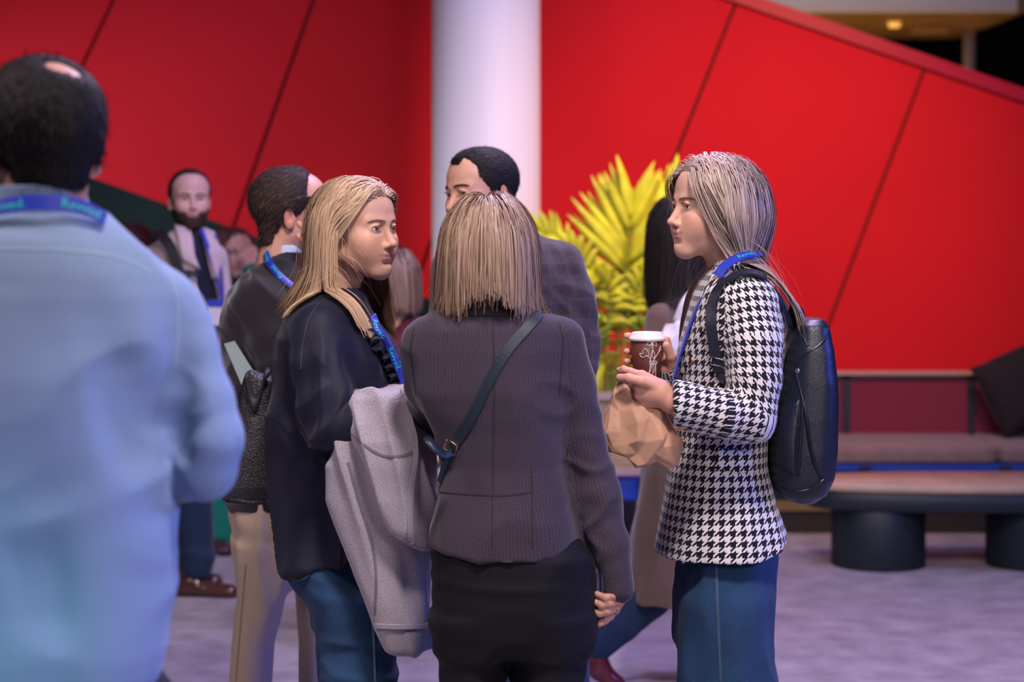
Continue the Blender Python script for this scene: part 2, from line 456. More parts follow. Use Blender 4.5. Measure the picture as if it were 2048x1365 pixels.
# red raked stair side made of large panels with open joints
DW = 10.8
m_red = mat("red_panel", (.60,.020,.028), .5, spec=.0, bump=("noise",300,.04,.002), var=(1.2,.05))
m_gap = mat("panel_joint_shadow_gap", (.10,.006,.008), .8)
bot = lambda x: 350+(x-165)*.3597            # lower edge of the band
top = lambda x: (x-1470)*.3465               # upper edge
stair = thing("wall_red_stair", at(900,600,DW)*V(1,1,0)+V(0,.1,0), "red panelled raked side wall of the stair", None); stair["kind"] = "structure"
x0, x1 = -420, 2500
v,f = poly_prism([(x0,top(x0)),(x1,top(x1)),(x1,bot(x1)+0),(x0,bot(x0))], DW+.03, DW+.18)
mesh_obj("backing", v, f, m_gap, stair, smooth=False)
# joints: points on the lower and upper edges
J = [(-420-0, None)]
def joint(xa, ya, xb, yb):
    """extend the joint seen from (xa,ya) to (xb,yb) to the band's two edges"""
    def meet(g):
        lo, hi = -40.0, 40.0
        fn = lambda t: (ya+(yb-ya)*t)-g(xa+(xb-xa)*t)
        for _ in range(80):
            mid = (lo+hi)/2
            if (fn(lo) < 0) == (fn(mid) < 0): lo = mid
            else: hi = mid
        t = (lo+hi)/2; return (xa+(xb-xa)*t, ya+(yb-ya)*t)
    return meet(top), meet(bot)
JL = [joint(-175,0,-245,150), joint(225,0,155,150), joint(625,0,465,460), joint(1030,0,835,560), joint(1470,0,1350,310), joint(1845,140,1660,640), joint(2230,280,2045,780)]
g = 3.2
for i in range(len(JL)-1):
    (a1,a2),(b1,b2) = JL[i], JL[i+1]
    q = [(a1[0]+g,a1[1]+g*.4+9), (b1[0]-g,b1[1]-g*.3+9), (b2[0]-g,b2[1]-g), (a2[0]+g,a2[1]+g*.0)]
    v,f = poly_prism(q, DW, DW+.028); mesh_obj("panel", v, f, m_red, stair, smooth=False)
# coping along the top of the stair side
q = [(x0,top(x0)-24),(x1,top(x1)-24),(x1,top(x1)+4),(x0,top(x0)+4)]
v,f = poly_prism(q, DW-.02, DW+.22); mesh_obj("coping", v, f, mat("red_coping", (.46,.010,.035), .4, spec=.2), stair, smooth=False)

# round white column
m_white = mat("white_column_paint", (.74,.74,.76), .45, spec=.35)
c = at(972,455,9.75); R_ = 110*9.6/F
v,f = lathe_((c[0],c[1],0), [(R_*1.0,0),(R_,.0),(R_,3.2),(R_,7.0)], 64); o = mesh_obj("column", v, f, m_white); tag(o, "round white column in front of the red stair side", "column")

# mezzanine box at the upper right with a brown soffit
mz = thing("mezzanine", (1.9,13,0), "white fronted mezzanine with a brown soffit beyond the red wall", None); mz["kind"] = "structure"
zs = CZ+437*13/F
v,f = box_((.9,13,zs+.02),(3.30,13.12,zs+1.6)); mesh_obj("fascia", v, f, mat("fascia_white",(.72,.66,.60),.5), mz, smooth=False)
v,f = box_((.9,13.0,zs-.02),(3.30,13.05,zs+.02)); mesh_obj("fascia_edge", v, f, mat("fascia_edge_cream",(.75,.62,.45),.5), mz, smooth=False)
v,f = box_((.9,13.05,zs-.01),(3.32,14.95,zs+.05)); mesh_obj("soffit", v, f, mat("brown_soffit",(.30,.16,.06),.5,var=(4,.25)), mz, smooth=False)
v,f = box_((3.30,13.0,zs),(3.40,14.95,zs+1.6)); mesh_obj("end_panel", v, f, mat("end_panel_brown",(.22,.13,.06),.6), mz, smooth=False)
v,f = lathe_((2.64,13.75,zs-.045), [(.035,0),(.045,.02),(.045,.04)], 20); mesh_obj("downlight", v, f, mat("downlight_amber",(.9,.6,.2),.4,emit=((1,.50,.10),.8)), mz)
v,f = box_((2.86,14.2,zs-.03),(3.12,14.34,zs)); mesh_obj("soffit_vent", v, f, mat("vent_tan",(.5,.3,.15),.5), mz, smooth=False)
v,f = lathe_((at(1938,100,14.3)[0],14.3,0), [(.045,0),(.045,zs)], 16); mesh_obj("post", v, f, mat("post_white",(.7,.68,.68),.5), mz)
lamp("soffit_fill_light", "SPOT", (2.2,13.3,1.2), (2.3,13.9,zs), 70, (1,.6,.25), .3, 150, 1.0)  # unseen spot added below to brighten the soffit
lamp("fascia_fill_light", "SPOT", (1.8,11.6,4.6), (1.9,13.0,3.1), 60, (1,.86,.74), .3, 90, 1.0)  # unseen spot added to brighten the fascia
# ------------------------------------------------------------------ people: heads, hands, hair, garments
HAIRLINE = [(-.10,.075),(-.075,.06),(-.05,.048),(-.02,.032),(-.004,.018),(.0,-.008),(.012,-.02),(.03,-.034),(.05,-.052),(.07,-.066),(.085,-.078),(.1,-.088),(.13,-.2)]
def head_prims(P):
    """head in its own frame: origin between the ears, face towards -y, z up, metres; P holds the person's proportions"""
    fw = P.get("fw",1.0); jw = P.get("jaw",1.0); ch = P.get("chin",0.0); ns = P.get("nose",1.0); fem = P.get("fem",True)
    A = []
    a = lambda p,k: A.append(("add",p,k)); c = lambda p,k: A.append(("cut",p,k))
    a(ell((0,.014,.046),(.0745*fw,.092,.079)), 0)
    a(ell((0,-.036,.050),(.062*fw,.056,.058)), .04)                       # forehead
    a(ell((0,-.034,-.012),(.0595*fw,.056,.060)), .03)                    # mid face
    a(ell((0,-.036,-.056+ch*.4),(.044*jw,.047,.040)), .03)               # jaw mass
    for s in (-1,1):
        a(cone((s*.046*jw,-.004,-.048),(s*.014*jw,-.072,-.088+ch),.014,.013), .03)
        a(ell((s*.040*fw,-.064,-.016),(.020,.022,.018)), .03)             # cheek bone
        a(ell((s*.030,-.066,-.040),(.020,.018,.020)), .035)               # cheek
    a(ell((0,-.080,-.087+ch),(.017*jw,.015,.014)), .022)                  # chin
    a(ell((0,-.074,-.050),(.028,.021,.026)), .025)                         # mouth barrel
    for s in (-1,1):                                                      # brow ridge
        a(cone((s*.013,-.0885,.0265),(s*.044*fw,-.073,.029),.0075 if not fem else .0062,.006), .02)
    for s in (-1,1): c(ell((s*.0315,-.0985,.0115),(.0175,.0155,.0105)), .014)   # eye sockets
    nl = P.get("nlen",0)
    a(cone((0,-.0895,.016),(0,-.1105*1-.004*(ns-1),-.0225+nl),.0062,.0088*ns), .012)    # nose bridge
    a(ell((0,-.1125-.004*(ns-1)+P.get("ntip",0),-.0255+nl),(.0088*ns,.0085,.0075)), .006)
    for s in (-1,1):
        a(ell((s*.0115*ns,-.1005,-.0295+nl),(.0062,.0092,.0066)), .006)
        c(ell((s*.0058,-.1055,-.0365+nl),(.0030,.0045,.0030)), .003)
    sm = P.get("smile",.0035); mw = P.get("mouth",1.0)
    for s in (-1,1):                                                      # lips
        up = [(0,-.0965,-.0475),(s*.008,-.0962,-.0468),(s*.0175*mw,-.0895,-.0505),(s*.0255*mw,-.0795+.006*(mw-1)*5,-.0535+sm)]
        lo = [(0,-.0945,-.0585),(s*.010,-.0928,-.0580),(s*.0185*mw,-.0872,-.0555+sm*.4),(s*.0245*mw,-.0795+.006*(mw-1)*5,-.0535+sm)]
        rl = P.get("lip",1.0)
        a(tube([V(*p) for p in up],[.0040*rl,.0042*rl,.0034*rl,.0018]), .0032)
        a(tube([V(*p) for p in lo],[.0050*rl,.0048*rl,.0038*rl,.0018]), .0032)
    c(ell((0,-.1000,-.0395),(.0030,.0028,.0050)), .005)                    # philtrum
    c(ell((0,-.0985,-.0695),(.014,.006,.0045)), .010)                      # under the lip
    op = P.get("open",1.0)
    for s in (-1,1):                                                      # lids round the eyeball
        a(ell((s*.0315,-.0775,.0115),(.0155,.0136,.0132)), .005)
        c(ell((s*.0315,-.0925,.0110),(.0142,.0100,.0054*op)), .0008)
        a(tube([V(s*.019,-.0885,.0118),V(s*.0255,-.0918,.0178),V(s*.034,-.0905,.0183),V(s*.0435,-.0815,.0135)],[.0008,.0011,.0012,.0008]), .003)  # upper lid fold
    E = rotz(0)
    for s in (-1,1):                                                      # ears
        Re = rotz(s*24)@rotx(-12)
        a(ell((s*.0745*fw,.016,-.003),(.0065,.0165,.0285), Re), .005)
        a(ell((s*.073*fw,.012,-.024),(.006,.009,.010)), .006)
        c(ell((s*.0815*fw,.0145,.002),(.0062,.0095,.0165), Re), .003)
        a(ell((s*.0765*fw,.0185,.002),(.003,.003,.014), Re), .003)
        a(ell((s*.077*fw,.002,-.006),(.004,.005,.007)), .004)
    nr = P.get("neck",.050); nk = P.get("neckdir",(0,.045,-.19))
    a(cone((0,.020,-.045),nk,nr,nr*1.04), .03)
    if not fem: a(ell((0,-.018,-.125),(.008,.009,.012)), .02)
    return A
class Head:
    def __init__(s, pos, yaw, pitch=0, roll=0, scale=1.0, **P):
        s.C = np.asarray(pos,float); s.R = rotz(yaw)@rotx(pitch)@roty(roll); s.S = scale; s.P = P
        s.yaw = yaw
    def w(s, p): return s.C+(np.asarray(p,float)*s.S)@s.R.T
    def l(s, p): return ((np.asarray(p,float)-s.C)@s.R)/s.S
    def build(s, h=.0018):
        f = Field((-.1,-.135,-.235),(.1,.125,.145), h)
        for op,p,k in head_prims(s.P): (f.add if op=="add" else f.cut)(p,k)
        f.half((0,0,-.225),(0,0,-1))
        s.f = f
        v, q = f.mesh(); v = relax(v, q, 1, .35); s.fv = v[(v[:,1] < -.05)&(v[:,2] > -.06)&(v[:,2] < .07)]
        return v, q
    def front(s, x, z):
        """y of the face's surface at (x, z)"""
        d = (s.fv[:,0]-x)**2+(s.fv[:,2]-z)**2; i = np.argsort(d)[:6]; return s.fv[i,1].min()
    def colour(s, v, skin):
        """skin tones that belong to the face itself: lips, cheeks, nose, ears, brows' skin"""
        skin = np.asarray(skin,float); c = np.tile(skin,(len(v),1))
        g = lambda p,r: np.exp(-(((v-np.asarray(p))/np.asarray(r))**2).sum(1))
        red = np.asarray(skin)*V(1.0,.66,.62)
        def mixto(c, t, m): return c*(1-m[:,None])+np.asarray(t)*m[:,None]
        m = np.zeros(len(v))
        for sx in (-1,1):
            m = np.maximum(m, .5*g((sx*.042,-.07,-.03),(.022,.03,.022))); m = np.maximum(m, .55*g((sx*.078,.014,0),(.012,.022,.034)))
        m = np.maximum(m, .45*g((0,-.115,-.028),(.016,.016,.014))); c = mixto(c, red, m)
        sm = s.P.get("smile",.0035)
        ax = np.abs(v[:,0]); zc = -.0533+sm*np.clip(ax/.0255,0,1)**2
        halfw = .0268*s.P.get('mouth',1.0); taper = np.sqrt(np.clip(1-(ax/halfw)**2,0,1))
        upz = zc+.0068*taper; loz = zc-.0098*taper
        lips = (v[:,1]<-.074)*(ax<halfw)
        t = lips*np.clip((v[:,2]-loz)/.0015+.5,0,1)*np.clip((upz-v[:,2])/.0015+.5,0,1)
        c = mixto(c, s.P.get("lipcol",(.55,.19,.17)), .8*t)
        c = mixto(c, np.asarray(s.P.get("lipcol",(.55,.19,.17)))*.5, .5*lips*np.exp(-((v[:,2]-zc)/.0013)**2)*(v[:,1]<-.08))  # shade where the lips meet, put into the colour
        bt = s.P.get("stubble")
        if bt:
            z, y = v[:,2], v[:,1]
            b = np.clip((-.032-z)/.012,0,1)*np.clip((.03-y)/.03,0,1)*np.clip((z+.125)/.02,0,1)*(1-np.clip(lips*1.0,0,1))
            c = mixto(c, bt[0], bt[1]*b)
        return c
HAIRM = {}
def brow_strands(H, s_, col_n=90, th=.0010, raise_=0.0, full=1.0):
    """short hairs of one eyebrow as ribbons, head frame"""
    R = []
    for i in range(int(col_n)):
        t = random.random(); z = .0265+.006*math.sin(t*2.2)-.004*t+random.uniform(-.0021,.0021)*full*(1-.5*t)+raise_
        x = s_*(.011+.034*t); d = nrm(V(s_*1.0, 0, .55*(1-t)-.2)); L_ = random.uniform(.006,.011); ps = [V(x,0,z)+d*L_*k for k in (0,.5,1)]
        for p in ps: p[1] = H.front(p[0],p[2])-.0009
        R.append(ps)
    return np.array(R)
def ribbons(paths, nors, w0, w1, lens=None):
    """paths (n,m,3), nors (n,m,3) -> flat tapered ribbons; returns verts, quads"""
    n,m,_ = paths.shape
    t = np.gradient(paths, axis=1); sd = np.cross(t, nors); sd /= np.linalg.norm(sd,axis=2,keepdims=True)+1e-12
    u = np.linspace(0,1,m)[None,:,None]
    wd = (w0+(w1-w0)*u**2)*np.ones((n,1,1)) if np.isscalar(w0) else (w0[:,None,None]*(1-u**2)+w1*u**2)
    a = paths-sd*wd/2; b = paths+sd*wd/2
    v = np.stack([a,b],2).reshape(-1,3)
    i = np.arange(n)[:,None]*m*2+np.arange(m-1)[None,:]*2
    q = np.stack([i,i+1,i+3,i+2],2).reshape(-1,4)
    return v, q
def simulate(roots, d0, colliders, steps, step, grav=(0,0,-1), stiff=.75, zend=None, jitter=.03, pulls=None, settle=.12):
    """hair falls from the roots over ellipsoid colliders (c, r, R); frozen once below zend(p)"""
    n = len(roots); P = np.zeros((n,steps+1,3)); P[:,0] = roots; d = d0/np.linalg.norm(d0,axis=1)[:,None]
    g = np.asarray(grav,float); jit = rng.normal(0,jitter,(n,3)); off = np.zeros((n,3))
    alive = np.ones(n,bool)
    lay = rng.random(n)                                     # how deep in the hair the strand runs
    for i in range(steps):
        d = d*stiff+g*(settle+ (1-stiff)) + jit*.15
        if pulls is not None: d = d+pulls(P[:,i], i)
        d /= np.linalg.norm(d,axis=1)[:,None]
        p = P[:,i]+d*step
        for cc, rr, RR, soft in colliders:
            q = (p-cc)@RR; rad = rr+soft*lay[:,None]
            k = np.sqrt(((q/rad)**2).sum(1)); ins = k < 1
            if ins.any():
                qq = q[ins]; gr = qq/rad[ins]**2; gr /= np.linalg.norm(gr,axis=1)[:,None]+1e-9
                # push along the gradient to the surface
                kk = k[ins][:,None]; qq = qq/np.maximum(kk,.35) if False else qq+gr*((1-kk)*rad[ins].min(1)[:,None])
                p[ins] = cc+qq@RR.T
        nd = p-P[:,i]; L_ = np.linalg.norm(nd,axis=1)[:,None]+1e-9
        p = P[:,i]+nd/L_*np.minimum(L_, step*1.25)
        if zend is not None: alive &= ~(p[:,2] < zend(p))
        p = np.where(alive[:,None], p, P[:,i]+ (p-P[:,i])*1e-3)
        d = np.where(alive[:,None], nd/L_, d)
        P[:,i+1] = p
    return P, lay
def resample(P, m):
    """equal arc length points along each strand"""
    n,k,_ = P.shape
    sl = np.linalg.norm(np.diff(P,axis=1),axis=2); cum = np.concatenate([np.zeros((n,1)),np.cumsum(sl,1)],1)
    T = cum[:,-1:]*np.linspace(0,1,m)[None,:]
    idx = np.clip((cum[:,None,:] <= T[:,:,None]).sum(2)-1, 0, k-2)
    r = np.arange(n)[:,None]; c0 = cum[r,idx]; c1 = cum[r,idx+1]; t = ((T-c0)/(c1-c0+1e-9))[:,:,None]
    return P[r,idx]*(1-t)+P[r,idx+1]*t

def hair_cap(H, thick, line=0.0, mask=None, h=.0025):
    """short hair: the head's own surface pushed out inside the hairline"""
    f = H.f; g = Field.__new__(Field); st = max(1,int(round(h/f.h)))
    g.lo = f.lo; g.h = f.h*st; g.v = f.v[::st,::st,::st].copy(); g.n = np.array(g.v.shape)
    zz = [a for a,b in HAIRLINE]; yy = [b for a,b in HAIRLINE]
    def fn(v, X, Y, Z):
        m = (np.interp(Z, zz, yy)+line-Y)*.75+.0022*np.sin(X*310+Z*190)*np.cos(Z*270-X*140)+.0012*np.sin(X*700)*np.sin(Z*640+Y*500)
        m = np.maximum(m, -.078-Z)
        if mask is not None: m = np.maximum(m, mask(X,Y,Z))
        th = thick*np.clip(-m/.03+.25, .12, 1)
        m = np.maximum(m, -(np.sqrt(((np.abs(X)-.082)/.012)**2+((Y-.012)/.022)**2+((Z+.004)/.033)**2)-1)*.012)
        return smax(v-th, m, .006)
    g.apply(fn); return g.mesh()
def cap_strands(v, q, n, L_, flow, w=.0014, lift=.25, steps=5, curl=0.0):
    """short strands standing on a hair surface, combed along flow(p)->vec"""
    nr = vnormals(v,q); i = rng.integers(0,len(v),n); p = v[i]+rng.normal(0,.0012,(n,3)); nn = nr[i]
    fl = flow(p); fl = fl-nn*(fl*nn).sum(1)[:,None]; fl /= np.linalg.norm(fl,axis=1)[:,None]+1e-9
    fl = fl+rng.normal(0,.28,(n,3)); ln = L_*rng.uniform(.5,1.1,n)[:,None]
    P = np.zeros((n,steps,3))
    for k in range(steps):
        t = k/(steps-1); P[:,k] = p-nn*.002+fl*ln*t+nn*ln*lift*(t-t*t*.75)
    N_ = np.repeat(nn[:,None,:],steps,1)
    return ribbons(P, N_, w, w*.3), np.repeat(rng.random(n), steps*2)

def eyes_(H, parent, M, gaze=(0,-1,0), iris="iris_blue"):
    """eyeballs with iris and pupil rings turned to the gaze"""
    g = nrm(gaze); a = nrm(np.cross(g,(0,0,1))); b = np.cross(a,g)
    for s in (-1,1):
        c = V(s*.0315,-.0775,.0115); r = .0121; n = 24
        ths = [0,.12,.2,.3,.40,.47,.52,.7,1.0,1.5,2.1,2.7,3.14]
        vv, cc, R = [], [], []
        for t in ths:
            an = np.arange(n)*2*math.pi/n
            rr = r*(1+.05*max(0,1-(t/.5)**2))
            R.append(c+rr*(math.cos(t)*g+math.sin(t)*(np.cos(an)[:,None]*a+np.sin(an)[:,None]*b)))
            ic = M[iris]; k = (.012,.01,.01) if t<.19 else (ic if t<.45 else (tuple(np.array(ic)*.35) if t<.5 else (.72,.68,.66)))
            cc.append(np.tile(k,(n,1)))
        v, f = rings_(R, False); mesh_obj("eye", H.w(v), f, M["eye"], parent, col=np.concatenate(cc))

def hand_(wr, dirv, palm_n, size=1.0, side=1, curl=(.5,.5,.5,.5), spread=.06, thumb=(.5,.4), thumb_out=.9):
    """generic hand: wrist point, direction wrist->fingers, palm normal (the side the palm faces), side=+1 thumb towards cross(dir, palm)"""
    d = nrm(dirv); n = nrm(np.asarray(palm_n,float)-d*(np.asarray(palm_n,float)@d)); t = np.cross(d, n)*side
    S = size; A = []
    kn = []
    base = [(.033,.088),(.011,.092),(-.011,.088),(-.031,.078)]
    for (lx, ly) in base: kn.append(wr+d*ly*S+t*lx*S)
    for k in kn: A.append((cone(wr+d*.012*S+(k-wr-d*((k-wr)@d))*.62, k, .0155*S, .0105*S, n, .85), .012))
    A.append((cone(wr-d*.03*S, wr+d*.02*S, .024*S, .023*S, n, .75), .012))
    A.append((ell(wr+d*.035*S+t*.022*S+n*.006*S,(.02*S,.02*S,.02*S)), .015))
    lens = [(.043,.025,.020),(.047,.029,.021),(.044,.027,.021),(.034,.020,.018)]
    rad = [.0088,.0090,.0085,.0076]
    tips = []
    for i, k in enumerate(kn):
        ang = 0; p = k; sp = (1.5-i)*spread
        dd = nrm(d+t*sp)
        r = rad[i]*S; c = curl[i] if not np.iterable(curl[i]) else curl[i]
        cs = (c*.9,c*1.1,c*.7) if not np.iterable(c) else c
        for j,(L_,a_) in enumerate(zip(lens[i],cs)):
            ang += a_; q = p+(dd*math.cos(ang)+n*math.sin(ang))*L_*S
            A.append((cone(p,q,r*(1-.08*j),r*(1-.08*(j+1))), .004 if j else .006)); p = q
        tips.append(p)
    tb = wr+d*.030*S+t*.026*S+n*.006*S
    td = nrm(d*(1-thumb_out*.45)+t*thumb_out+n*.25)
    p = tb; cur = 0
    for L_,r0,r1,a_ in ((.042,.0135,.0105,0),(.032,.0105,.0095,thumb[0]),(.026,.0095,.008,thumb[1])):
        cur += a_; dd = nrm(td*math.cos(cur)+nrm(n*.8+d*.6-t*.3)*math.sin(cur)); q = p+dd*L_*S
        A.append((cone(p,q,r0*S,r1*S), .006)); p = q
    return A
def garment(name, parent, groups, h, mat_, cuts=(), fold=None, k=.05, uvs=None, relaxn=1, pad=.03, extra=None):
    """groups: list of (label, [(prim,k)...]); faces take the uv frame of the nearest group.
    uvs[label] = ('body', (cx,cy), radius) or ('limb', [points], radius). cuts: functions of the field."""
    pr = [pk for lab,ps in groups for pk in ps]
    f = field_of(pr, h, pad)
    for c in cuts: c(f)
    v, q = f.mesh(); v = relax(v, q, relaxn, .5)
    if fold is not None:
        n = vnormals(v,q); v = v+n*(.022*np.tanh(fold(v)/.022))[:,None]
    uv = None
    if uvs is not None:
        fc = v[q].mean(1); best = np.full(len(q), 1e9); lab = np.zeros(len(q),int); names = [g[0] for g in groups if g[0] in uvs]
        for i, nm in enumerate(names):
            d = np.full(len(q), 1e9)
            for lb,ps in groups:
                if lb == nm:
                    for p,_ in ps: d = np.minimum(d, p.fn(fc[:,0],fc[:,1],fc[:,2]))
            m = d < best; best[m] = d[m]; lab[m] = i
        uv = np.zeros((len(q),4,2)); cv = v[q]
        for i, nm in enumerate(names):
            m = lab == i; U = uvs[nm]; c4 = cv[m]
            if U[0] == "body":
                x = c4[:,:,0]-U[1][0]; y = c4[:,:,1]-U[1][1]; a0 = U[3] if len(U)>3 else 0
                th = np.arctan2(x, -y)-a0; th = (th+math.pi)%(2*math.pi)-math.pi
                ref = th[:,:1]; th = ref+((th-ref+math.pi)%(2*math.pi)-math.pi)
                uv[m,:,0] = th*U[2]; uv[m,:,1] = c4[:,:,2]
            elif U[0] == "flat":
                uv[m,:,0] = c4@np.asarray(U[1],float); uv[m,:,1] = c4@np.asarray(U[2],float)
            else:
                pts = np.asarray(U[1],float); L0 = 0; bd = np.full(c4.shape[:2],1e9)
                segs = []
                for j in range(len(pts)-1):
                    a, b = pts[j], pts[j+1]; ab = b-a; LL = np.linalg.norm(ab); w = c4-a
                    t = np.clip((w@ab)/(LL*LL),0,1) if 0<j<len(pts)-2 else np.clip((w@ab)/(LL*LL), -1 if j==0 else 0, 2 if j==len(pts)-2 else 1)
                    dd = np.linalg.norm(w-t[...,None]*ab,axis=2)
                    fr = nrm(ab); sx = nrm(np.cross(fr,(.2,1,.1))); sy = np.cross(fr,sx)
                    an = np.arctan2(w@sx, w@sy)
                    m2 = (dd.mean(1) < bd.mean(1)); bd[m2] = dd[m2]
                    rr = uv[m]; an = an[:,:1]+((an-an[:,:1]+math.pi)%(2*math.pi)-math.pi)
                    rr[m2,:,0] = (an*U[2])[m2]; rr[m2,:,1] = (L0+t*LL)[m2]; uv[m] = rr
                    L0 += LL
    return mesh_obj(name, v, q, mat_, parent, uv=uv)
# ------------------------------------------------------------------ people in the hall
SK = mat("skin", vcol=True, rough=.48, sss=.12, spec=.4, bump=("noise",700,.12,.0006))
M = {"eye": mat("eye", vcol=True, rough=.08), "iris_blue": (.07,.11,.16), "iris_brown": (.05,.03,.02)}
BROW = {}
def px(d): return d/F
def row(py, l, r, d, b, dy=0.0):
    """loft row from the silhouette: image row py, edges l..r at distance d, half depth b"""
    p = at((l+r)/2, py, d); return (p[2], p[0], p[1]+dy, (r-l)/2*d/F, b)
def arm(pts):
    """[(px,py,d,r_px)...] -> tube prim, points"""
    P = [at(x,y,d) for x,y,d,r in pts]; R_ = [r*d/F for x,y,d,r in pts]
    return tube(P, R_), P
def dist_of(prims):
    def fn(p):
        X,Y,Z = p[:,0],p[:,1],p[:,2]; d = None
        for q in prims:
            e = q.fn(X,Y,Z); d = e if d is None else smin(d,e,.05)
        return d
    return fn
def grad(fn, p, e=.004):
    g = np.zeros_like(p)
    for k in range(3):
        a = p.copy(); a[:,k] += e; b = p.copy(); b[:,k] -= e; g[:,k] = fn(a)-fn(b)
    return g/(np.linalg.norm(g,axis=1)[:,None]+1e-9)
def skin_of(*objs):
    """ray-castable surface of finished garments (with their folds)"""
    vs, fs, k = [], [], 0
    for o in objs:
        off = Vector((0,0,0)); p = o.parent
        while p is not None: off = off+p.location; p = p.parent
        me = o.data; vs += [v.co+off for v in me.vertices]; fs += [tuple(i+k for i in p_.vertices) for p_ in me.polygons]; k += len(me.vertices)
    return BVHTree.FromPolygons(vs, fs)
def hits(fn, pxs, d0, d1, off=0.0, n=240):
    if isinstance(fn, BVHTree):
        out, nn = [], []
        for x,y in np.asarray(pxs,float):
            a = Vector(at(x,y,d0)); b = Vector(at(x,y,d1+1.0)); loc,no,_,_ = fn.ray_cast(a, (b-a).normalized())
            if loc is None: loc,no,_,_ = fn.find_nearest(Vector(at(x,y,(d0+d1)/2+.2)))
            if no.dot(b-a) > 0 : no = -no
            out.append(loc[:]); nn.append(no[:])
        out = np.array(out); nn = np.array(nn); return out+nn*off, nn
    return hits_f(fn, pxs, d0, d1, off, n)
def hits_f(fn, pxs, d0, d1, off=0.0, n=240):
    """where sight lines through pixels meet a surface; returns points lifted by off, and normals"""
    pxs = np.asarray(pxs,float); out = np.zeros((len(pxs),3)); ds = np.linspace(d0,d1,n)
    done = np.zeros(len(pxs),bool); best = np.full(len(pxs),1e9); bp = np.zeros((len(pxs),3))
    for d in ds:
        p = np.stack([(pxs[:,0]-1024)*d/F, np.full(len(pxs),d), CZ-(pxs[:,1]-YH)*d/F],1)
        e = fn(p); m = (e < 0) & ~done; out[m] = p[m]; done |= m
        b = e < best; best[b] = e[b]; bp[b] = p[b]
    out[~done] = bp[~done]
    for _ in range(3):
        g = grad(fn,out); out = out-g*fn(out)[:,None]*.8
    n_ = grad(fn,out); return out+n_*off, n_
def band_on(name, fn, pxs, d0, d1, w, mat_, parent, off=.004, th=.002, n=40, smooth_=2):
    """a strap or ribbon lying on a surface along a pixel path"""
    P = spline([(a,b,0) for a,b in pxs], n)[:,:2]
    p, nn = hits(fn, P, d0, d1, off)
    for _ in range(smooth_):
        p[1:-1] = p[1:-1]*.5+(p[:-2]+p[2:])*.25; nn[1:-1] = nn[1:-1]*.5+(nn[:-2]+nn[2:])*.25
    v,f = strip_(p, nn, w, th); o = mesh_obj(name, v, f, mat_, parent, smooth=False); return o, p, nn
def patch_on(name, fn, quad, d0, d1, off, mat_, parent, nu=14, nv=14, th=.003, uvs=None, bulge=0.0):
    """a cloth piece lying on a surface: four pixel corners (tl,tr,br,bl)"""
    q = np.asarray(quad,float); u = np.linspace(0,1,nu); w = np.linspace(0,1,nv)
    U,W = np.meshgrid(u,w)
    g = ((1-U)*(1-W))[...,None]*q[0]+(U*(1-W))[...,None]*q[1]+(U*W)[...,None]*q[2]+((1-U)*W)[...,None]*q[3]
    p, nn = hits(fn, g.reshape(-1,2), d0, d1, 0)
    lift = off+bulge*(np.sin(U*math.pi)*np.sin(W*math.pi)).ravel()[:,None]
    a = p+nn*lift; b = p-nn*.006
    idx = np.arange(nu*nv).reshape(nv,nu); F_ = []
    for j in range(nv-1):
        for i in range(nu-1): F_.append((idx[j,i],idx[j+1,i],idx[j+1,i+1],idx[j,i+1]))
    ed = list(idx[0,:])+list(idx[1:,-1])+list(idx[-1,-2::-1])+list(idx[-2:0:-1,0]); N0 = nu*nv
    for i in range(len(ed)): x,y = ed[i], ed[(i+1)%len(ed)]; F_.append((x,y,y+N0,x+N0))
    v = np.concatenate([a,b]); F_ = np.array(F_)
    uv = None
    if uvs is not None:
        L_ = np.stack([v@np.asarray(uvs[0],float), v@np.asarray(uvs[1],float)],1); uv = L_[F_]
    return mesh_obj(name, v, F_, mat_, parent, uv=uv)
def fold_fn(specs):
    """sum of stretched ridges: (axis matrix rows scale, amplitude, mask or None)"""
    def fn(v):
        s = np.zeros(len(v))
        for A, amp, mask in specs:
            q = v@np.asarray(A,float).T
            r = 2.1*(ridged(q)**2-.3)+.7*vnoise(q*1.9+7.3)
            if mask is not None: r = r*mask(v)
            s = s+amp*r
        return s
    return fn
def near_mask(p, r): return lambda v: np.exp(-((v-np.asarray(p))**2).sum(1)/(r*r))
def disc(name, p, n, r, th, mat_, parent):
    n = nrm(n); a = nrm(np.cross(n,(0.1,.2,1))); b = np.cross(n,a); R_ = []
    t = np.arange(16)*2*math.pi/16; ring = np.cos(t)[:,None]*a+np.sin(t)[:,None]*b
    for rr,h in ((r*.96,-th),(r,0),(r*.97,th*.7),(r*.7,th)): R_.append(p+ring*rr+n*h)
    v,f = rings_(R_); return mesh_obj(name, v, f, mat_, parent)
